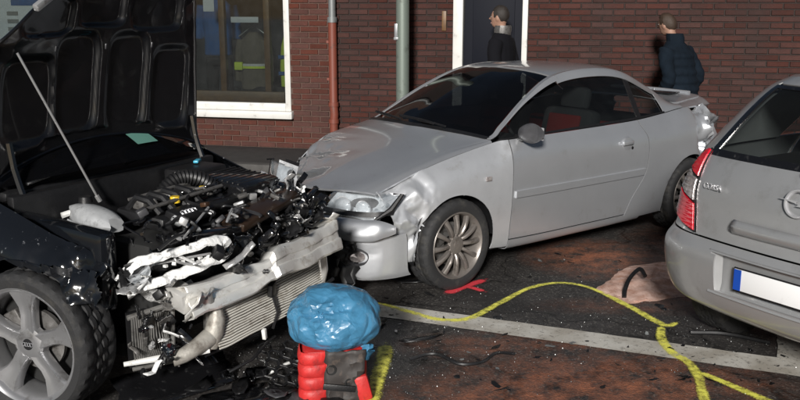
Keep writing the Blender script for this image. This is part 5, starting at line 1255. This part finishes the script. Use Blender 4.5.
# ================================================================ PEOPLE
def ellip(mb, c, r, n=16, m_=10):
    G = []
    for j in range(m_ + 1):
        t = -math.pi / 2 + math.pi * j / m_
        G.append([(c[0] + r[0] * math.cos(t) * math.cos(2 * math.pi * k / n), c[1] + r[1] * math.cos(t) * math.sin(2 * math.pi * k / n), c[2] + r[2] * math.sin(t)) for k in range(n + 1)])
    return mb.grid(G)
def loft(mb, rings, n=16):
    G = [[(cx + rx * math.cos(2 * math.pi * k / n), cy + ry * math.sin(2 * math.pi * k / n), z) for k in range(n + 1)] for z, cx, cy, rx, ry in rings]
    o = len(mb.v); mb.grid(G); mb.f.append(tuple(o + k for k in reversed(range(n)))); mb.f.append(tuple(o + (len(G) - 1) * (n + 1) + k for k in range(n)))
    return mb
def person(label, loc, rz, h, lean, m_top, m_leg, m_hair, quilt=False, head_turn=(0, 0), collar=None):
    """faces local -y, hands in the jacket pockets"""
    t = thing('person', label, 'person', loc, rz); k = h / 1.75
    def sh(p):            # lean from the hips upward (x, y)
        z = max(0, p[2] - .95); return (p[0] + lean[0] * z, p[1] + lean[1] * z, p[2] - (lean[0] ** 2 + lean[1] ** 2) * z * .35)
    def fin(mb): mb.v = [tuple(c * k for c in sh(p)) for p in mb.v]; return mb
    hc = V(head_turn[0], -.035 + head_turn[1], 1.63)
    # continuous body: head, neck, trunk, arms, legs
    b = MB()
    ellip(b, hc, (.076, .096, .118)); ellip(b, hc + V(0, -.025, -.055), (.058, .068, .062))
    b.tube([hc + V(0, -.085, .035), hc + V(0, -.105, -.002), hc + V(0, -.118, -.022)], .012, 8, rs=[.008, .012, .016])
    for s in (1, -1): ellip(b, hc + V(s * .078, .008, -.005), (.013, .022, .034), 8, 6)
    b.tube([hc + V(0, .02, -.05), V(0, .0, 1.44)], .056, 12, rs=[.052, .060])
    loft(b, [(.88, 0, 0, .15, .10), (1.0, 0, 0, .15, .10), (1.2, 0, 0, .155, .10), (1.35, 0, 0, .17, .10), (1.44, 0, 0, .10, .07)])
    for s in (1, -1):
        b.tube([(s * .15, 0, 1.36), (s * .235, .01, 1.25), (s * .272, .04, 1.10), (s * .262, -.02, 1.0), (s * .205, -.10, .94)], .04, 10, rs=[.045, .045, .04, .036, .032])
        b.tube([(s * .09, 0, .92), (s * .10, .0, .5), (s * .10, .01, .08)], .07, 10, rs=[.08, .056, .04])
    remesh(fin(b), 'body', M['skin'], t, .011, 4)
    # jacket
    b = MB()
    rings = [(.80, 0, 0, .205, .135), (.9, 0, 0, .205, .14), (1.05, 0, 0, .20, .14), (1.2, 0, 0, .205, .145), (1.33, 0, 0, .215, .135), (1.41, 0, 0, .17, .11), (1.47, 0, .0, .085, .085), (1.50, 0, 0, .078, .082)]
    loft(b, rings)
    for s in (1, -1):
        arm = [V(s * .17, 0, 1.37), V(s * .245, .01, 1.25), V(s * .275, .04, 1.10), V(s * .265, -.02, 1.0), V(s * .215, -.11, .93)]
        P = [_seq(arm, i / 5) for i in range(21)]
        b.tube(P, .07, 12, rs=[.085 - .028 * i / 20 + (.006 * math.sin(i * 2.2) if quilt else 0) for i in range(21)])
    if quilt:
        for z in (.86, .95, 1.04, 1.13, 1.22, 1.31): loft(b, [(z - .032, 0, 0, .20, .14), (z - .012, 0, 0, .219, .155), (z + .012, 0, 0, .219, .155), (z + .032, 0, 0, .20, .14)])
    jk = remesh(fin(b), 'jacket', m_top, t, .012, 2 if quilt else 4)
    b = MB(); b.tube([(0, -.150, .82), (0, -.160, 1.2), (0, -.12, 1.42)], .006, 6); fin(b).build('zip', M['plastic'], jk)
    b = MB(); loft(b, [(1.44, 0, .005, .092, .092), (1.50, 0, .01, .096, .098), (1.545, 0, .012, .088, .09)]); fin(b).build('collar', M[collar] if collar else m_top, jk)
    # trousers and shoes
    b = MB(); loft(b, [(.78, 0, 0, .165, .115), (.88, 0, 0, .17, .12)])
    for s in (1, -1): b.tube([(s * .085, 0, .86), (s * .10, -.005, .5), (s * .105, .01, .07)], .08, 12, rs=[.092, .075, .062])
    remesh(fin(b), 'trousers', m_leg, t, .013, 3)
    for s in (1, -1):
        b = MB(); loft(b, [(0, s * .105, -.045, .045, .13), (.03, s * .105, -.045, .046, .13), (.06, s * .105, -.02, .042, .10), (.10, s * .105, .01, .04, .05)]); fin(b).build('shoe', M['shoe'], t)
    # face and hair
    b = MB(); ellip(b, hc + V(0, .015, .03), (.085, .100, .108), 20, 14)
    b.v = [(x, y, z) if not (y < hc.y - .045 and z < hc.z + .055) else (x * .86 + hc.x * .14, y + .035, z) for x, y, z in b.v]
    b.v = [(x, y, max(z, hc.z - .07)) for x, y, z in b.v]
    b.v = [tuple(V(*p) + crumple(V(*p), .006, 30, 4)) for p in b.v]
    fin(b).build('hair', m_hair, t, 60)
    for s in (1, -1):
        b = MB(); ellip(b, hc + V(s * .030, -.080, .008), (.012, .008, .008), 10, 6); fin(b).build('eye', M['tank'], t)
        b = MB(); ellip(b, hc + V(s * .030, -.0855, .008), (.0075, .004, .0065), 8, 5); fin(b).build('pupil', M['hair_dark'], t)
        b = MB(); b.tube([hc + V(s * .014, -.096, .026), hc + V(s * .032, -.094, .031), hc + V(s * .048, -.082, .024)], .004, 6); fin(b).build('eyebrow', m_hair, t)
    b = MB(); b.tube([hc + V(-.022, -.088, -.058), hc + V(0, -.096, -.06), hc + V(.022, -.088, -.058)], .005, 6); fin(b).build('mouth', mat('lips', (.3, .11, .09), .5), t)
    return t
person('person in long black coat standing at the dark door behind the coupe roof', W(2.19, -.42, .10), R(-118), 1.68, (0.0, .0), M['black_coat'], M['trouser'], M['hair_dark'], collar='cast')
person('person in navy padded jacket leaning behind the coupe boot', W(4.05, -.75, .10), R(-140), 1.62, (.10, -.20), M['navy_jacket'], M['trouser'], M['hair_brown'], quilt=True, head_turn=(-.03, -.05))

# ================================================================ BAG ON RED CONTAINER
RC = thing('red_container', 'red ribbed plastic container with black front below the blue bag', 'container', (-.30, 3.86, 0), R(8))
def ribbed(b, sx):
    G = []
    for i in range(41):
        z = .012 + .25 * i / 40; r_ = .010 * (math.sin(i * math.pi / 5) > 0.1)
        G.append([(sx + r_ * (1 if sx > 0 else -1), -.105 - r_, z), (sx + r_ * (1 if sx > 0 else -1), .095, z)])
    b.grid(G)
mb = MB(); mb.box((-.012, 0, .13), (.30, .19, .25), bev=.03); mb.build('tub', M['red_plastic'], RC)
cg = []
for i in range(49):
    z = .006 + .245 * i / 48; b_ = .013 * abs(math.sin(i * math.pi / 12)) ** .6
    cg.append([(-.055, -.100, z), (-.075, -.103 - b_ * .8, z), (-.12, -.104 - b_, z), (-.152, -.098 - b_, z), (-.166 - b_, -.080, z), (-.168 - b_, -.03, z), (-.168 - b_ * .6, .03, z), (-.160, .06, z)])
MB().grid(cg).build('corrugated_side', M['red_plastic'], RC, 50)
MB().box((.115, -.105, .07), (.07, .04, .13), (0, -.25, 0), bev=.016).build('side_flap', M['red_plastic'], RC)
def blackfront(b):
    g = [[V(-.062 + .18 * j / 10 + .01 * i / 12, -.116 - .008 * math.sin(j) * .4, .01 + .25 * i / 12) + crumple(V(i * .1, j * .1, 0), .012, 4) for j in range(11)] for i in range(13)]
    b.grid(g)
bf = MB(); blackfront(bf); bf.build('front_cover', mat('worn_black_cover', (.035, .03, .028), .6, dirt=.3, dcol=(.10, .075, .06), dscale=20), RC, 30, .006)
for (x, z) in ((-.03, .17), (.055, .10)):
    mb = MB(); mb.lathe([(.0, -.012), (.014, -.012), (.020, -.006), (.024, -.006), (.026, -.016)], 20, Matrix.Translation((x, -.128, z)) @ Matrix.Rotation(math.pi, 4, 'Z')); mb.build('grommet', M['under'], RC)
mb = MB(); mb.box((.005, -.128, .085), (.15, .012, .03), (0, .15, 0), bev=.004); mb.build('strap', M['plastic'], RC)
mb = MB(); mb.box((-.03, -.15, .02), (.10, .08, .035), (0, .1, .2), bev=.01); mb.build('foot', M['plastic'], RC)

bag = thing('plastic_bag', 'blue plastic bag tied up on top of the red container', 'bag', (-.305, 3.87, .20), 0)
bmx = bmesh.new(); bmesh.ops.create_icosphere(bmx, subdivisions=5, radius=1)
knot = V(-.30, -.83, .46).normalized(); kt = knot.orthogonal().normalized(); kb = knot.cross(kt)
br = random.Random(11)
zig = lambda x: abs((x / math.pi) % 2 - 1) - .5
for v in bmx.verts:
    d = (v.co + V(br.uniform(-1, 1), br.uniform(-1, 1), br.uniform(-1, 1)) * .016).normalized()
    ang = math.acos(max(-1, min(1, d.dot(knot)))); az = math.atan2(d.dot(kb), d.dot(kt)) + .25 * noise.noise(d * 2)
    pleat = zig(az * 6 + 1.6 * noise.noise(d * 2.2)) * .12 * math.exp(-ang * .7) + zig(az * 13 + 2 * noise.noise(d * 3)) * .06 * math.exp(-ang * 1.2)
    hang = zig(math.atan2(d.y, d.x) * 9 + 3 * noise.noise(d * 2)) * .05 * max(0, -d.z + .15)
    fold = tri(ang * 3.2 + d.x, az * 2.0 + d.z * 2, 2) * .032 + tri(ang * 6 - d.z, az * 3.6, 7) * .012
    dip = -.13 * math.exp(-(ang / .12) ** 2) + .05 * math.exp(-((ang - .24) / .12) ** 2)
    r_ = 1 + pleat + hang + fold + dip + br.uniform(-1, 1) * .0055
    p = d * r_; p = V(p.x * .218, p.y * .185, p.z * .172)
    if p.z < -.05: p.z = -.05 + (p.z + .05) * .7; p.x *= 1 + .10 * (p.z + .05); 
    v.co = p + V(0, 0, .165)
me = bpy.data.meshes.new('bag_skin'); bmx.to_mesh(me); bmx.free(); me.materials.append(M['blue_bag']); me.polygons.foreach_set('use_smooth', [True] * len(me.polygons)); me.set_sharp_from_angle(angle=R(24))
ob = bpy.data.objects.new('bag_skin', me); COL.objects.link(ob); ob.parent = bag
mb = MB(); kp = V(knot.x * .19, knot.y * .165, knot.z * .155 + .165)
for k in range(7):
    a = k * .9; mb.tube([kp, kp + V(.012 * math.cos(a), -.008, .012 * math.sin(a)), kp + V(.026 * math.cos(a), -.014, .024 * math.sin(a))], .006, 6, rs=[.008, .006, .002])
mb.build('bag_knot', M['blue_bag'], bag)
mb = MB(); mb.grid([[V(.135 + .045 * i / 4 + .006 * math.sin(j), -.10 + .01 * i, .08 - .075 * j / 6) + crumple(V(i * .2, j * .2, 3), .02, 6) for j in range(7)] for i in range(5)]); mb.build('bag_tail', M['blue_bag'], bag, 30, .002)

# ================================================================ SPILLS AND DEBRIS
def mound(name, pts, hgt, m):
    cx = sum(p[0] for p in pts) / len(pts); cy = sum(p[1] for p in pts) / len(pts); P = [Vector((x - cx, y - cy, 0)) for x, y in pts]; P2 = P + [P[0], P[1], P[2]]
    n = 72; R_ = 16; vs = [(0, 0, hgt)]; fs = []
    for i in range(n):
        e = _seq([P[-1]] + P2, 1 + len(P) * i / n)
        for j in range(1, R_ + 1):
            f = j / R_; q = e * f * (1 + .12 * noise.noise(e.normalized() * 3 + V(f, 0, 0)) + (.14 * noise.noise(e * 9) + .06 * noise.noise(e * 25) if j >= R_ - 1 else 0))
            z = hgt * (1 - f ** 2.2) * (.65 + .7 * abs(noise.noise(q * 7))) + .006 * noise.noise(q * 40) * (1 - f)
            vs.append((q.x, q.y, max(.001, z) if j < R_ else -.003))
    for i in range(n):
        a = 1 + i * R_; b = 1 + ((i + 1) % n) * R_; fs.append((0, a, b))
        for j in range(R_ - 1): fs.append((a + j, a + j + 1, b + j + 1, b + j))
    mb = MB(); mb.add(vs, fs); o = mb.build(name, m, None, 60); o.location = (cx, cy, .004); return o
sp = mound('absorbent_pile', [(1.27, 5.40), (1.41, 5.62), (1.62, 5.92), (1.95, 6.02), (2.05, 5.60), (1.86, 5.30), (1.62, 5.22), (1.42, 5.13)], .035, M['sand']); tag(sp, 'flat pinkish heap of spilled absorbent powder under the hatchback corner', 'spill')

rnd = random.Random(3)
def shard_mesh(name, sx, sy, th, seed, m, curl=.3):
    r2 = random.Random(seed); n = r2.randint(6, 9); pts = []
    for k in range(n):
        a = 2 * math.pi * k / n + r2.uniform(-.25, .25); q = r2.uniform(.45, 1.0); pts.append((sx * q * math.cos(a), sy * q * math.sin(a)))
    mb = MB(); vs = []; fs = []
    for f, zz in ((1, 0), (.55, .35), (0, .5)):
        for x, y in pts: vs.append((x * f, y * f, .003 + curl * max(sx, sy) * (.35 * (x * f / sx) ** 2 + .22 * abs(noise.noise(V(x * 20 + seed, y * 20, f)))) ))
    for a in (0, n):
        for k in range(n): fs.append((a + k, a + (k + 1) % n, a + n + (k + 1) % n, a + n + k))
    mb.add(vs, fs); o = mb.build(name, m, None, 25, th); o.modifiers[0].offset = 1; return o
def at(x, y, rz=None): return (x, y, .006), (0, 0, rnd.uniform(0, 6.3) if rz is None else rz)
# larger pieces one can point to
def place(o, x, y, rz=None, label='', cat='debris', group=None, z=.006):
    o.location = (x, y, z); o.rotation_euler = (rnd.uniform(-.1, .1), rnd.uniform(-.1, .1), rnd.uniform(0, 6.3) if rz is None else rz); return tag(o, label, cat, group)
place(shard_mesh('bumper_fragment', .34, .15, .005, 2, M['plastic_gloss'], .30), -.78, 3.78, .35, 'large torn black bumper skin lying under the wreck at bottom edge')
place(shard_mesh('bumper_fragment', .22, .12, .005, 5, M['plastic'], .35), -1.02, 3.95, -.4, 'torn matt black undertray piece below the white strip of the wreck')
place(shard_mesh('bumper_fragment', .20, .08, .004, 9, M['debris_black'], .3), -.62, 3.62, .1, 'curved glossy black trim piece left of the red container foot')
place(shard_mesh('bumper_fragment', .17, .10, .005, 12, M['debris_black'], .4), -.17, 4.72, .8, 'black plastic chunk on the road behind the blue bag')
place(shard_mesh('bumper_fragment', .16, .04, .006, 14, M['debris_black'], .2), .10, 4.52, .25, 'narrow black plastic bar lying in front of the white line near the bag')
place(shard_mesh('bumper_fragment', .14, .05, .006, 18, M['debris_black'], .3), .06, 5.55, -.3, 'black plastic scrap beside the coupe front wheel and red cross')
for k in range(16):
    x, y = -.95 + rnd.uniform(0, .62), 3.70 + rnd.uniform(0, .42)
    place(shard_mesh('torn_plastic_piece', rnd.uniform(.06, .16), rnd.uniform(.03, .09), .004, 100 + k, M[rnd.choice(['plastic_gloss', 'debris_black', 'plastic', 'plastic_gloss', 'grey_plastic'])], rnd.uniform(.4, .9)), x, y, None, 'torn black plastic piece heaped on the road below the wrecked front', 'debris', 'torn pieces heaped below the wrecked front', .01 + .03 * rnd.random())
# honeycomb grille piece
hg = thing('grille_fragment', 'broken black honeycomb grille lying behind the red container', 'grille', (-.50, 4.08, .05), R(30)); hg.rotation_euler = (R(24), R(8), R(30))
for i in range(6):
    for j in range(6):
        if (i * 7 + j * 3) % 11 == 0: continue
        cx, cy = (i - 2.5) * .066 + (.033 if j % 2 else 0), (j - 2.5) * .057
        MB().tube([(cx + .035 * math.cos(k * math.pi / 3 + .5236), cy + .035 * math.sin(k * math.pi / 3 + .5236), .01 * math.sin(cx * 9)) for k in range(7)], .0055, 5).build('grille_cell', M['plastic'], hg, 0)
# wire and rubber strips
def wire(label, pts, r, m, cat='wire', name='cable_piece'):
    P = [_seq([V(*p) for p in pts], i / 5) for i in range((len(pts) - 1) * 5 + 1)]; o = MB().tube(P, r, 6).build(name, m, None); return tag(o, label, cat)
wire('thin broken black cable on the road right of the yellow stroke', [(.05, 4.24, .012), (.18, 4.27, .03), (.30, 4.18, .012), (.42, 4.20, .014), (.50, 4.28, .03), (.60, 4.31, .012)], .008, M['debris_black'])
wire('curled black rubber strip standing on the pink powder by the hatchback', [(1.40, 5.22, .012), (1.42, 5.28, .05), (1.47, 5.36, .10), (1.55, 5.44, .13), (1.57, 5.38, .10)], .014, M['debris_black'], 'rubber strip', 'rubber_strip')
wire('black rod lying under the hatchback bumper beside the forked yellow line', [(1.62, 4.62, .012), (1.80, 4.58, .02), (2.0, 4.46, .015)], .012, M['debris_black'])
wire('thin silver trim sliver lying in front of the wreck near the bag', [(-.66, 4.02, .02), (-.56, 4.10, .05), (-.50, 4.2, .02)], .008, M['white_plastic'], 'trim', 'trim_sliver')
# scattered fragments: countable, look alike
spots = []
for (cx, cy, rx, ry, n_) in [(.5, 4.65, .9, .25, 20), (1.2, 4.45, .45, .18, 16), (1.5, 4.15, .35, .2, 12), (.2, 4.3, .5, .35, 14), (.8, 5.9, .6, .3, 10), (-.6, 4.1, .35, .3, 14), (2.0, 4.3, .2, .2, 5), (.4, 3.7, .7, .2, 10), (1.3, 6.4, .5, .5, 6), (1.0, 4.2, 1.0, .5, 40), (.3, 5.0, .5, .4, 22), (1.6, 5.0, .4, .4, 14)]:
    for k in range(n_): spots.append((cx + rnd.uniform(-rx, rx), cy + rnd.uniform(-ry, ry)))
protos = {}
for k, (x, y) in enumerate(spots):
    kind = rnd.randrange(7)
    sz = rnd.choice([.008, .01, .012, .014, .016, .02, .026, .034, .048])
    if kind not in protos:
        protos[kind] = o = shard_mesh('plastic_shard', 1, rnd.uniform(.4, .9), .001, 40 + kind, M['debris_black'] if kind < 6 else M['crumb'], .4)
        o.modifiers.clear()
    else: o = protos[kind].copy(); COL.objects.link(o)
    o.location = (x, y, .006); o.scale = (sz, sz * rnd.uniform(.6, 1.2), sz); o.rotation_euler = (rnd.uniform(-.3, .3), rnd.uniform(-.3, .3), rnd.uniform(0, 6.3))
    tag(o, 'small broken car fragment scattered on the asphalt', 'fragment', 'small fragments scattered over the road')
# glass crumbs: nobody could count them
mb = MB()
for k in range(1300):
    if rnd.random() < .55: x, y = rnd.gauss(-.5, .35), rnd.gauss(4.1, .3)
    else: x, y = rnd.uniform(-.2, 2.3), rnd.gauss(4.7, .5)
    s = rnd.uniform(.0012, .0035); a = rnd.uniform(0, 6.3)
    mb.add([(x + s * math.cos(a), y + s * math.sin(a), .006), (x + s * math.cos(a + 2.1), y + s * math.sin(a + 2.1), .006), (x + s * math.cos(a + 4.2), y + s * math.sin(a + 4.2), .006), (x, y, .006 + s * 1.4)], [(0, 1, 3), (1, 2, 3), (2, 0, 3)])
o = mb.build('glass_crumbs', M['crumb'], None, 0); o['kind'] = 'stuff'; o['label'] = 'fine glass crumbs strewn over the road'
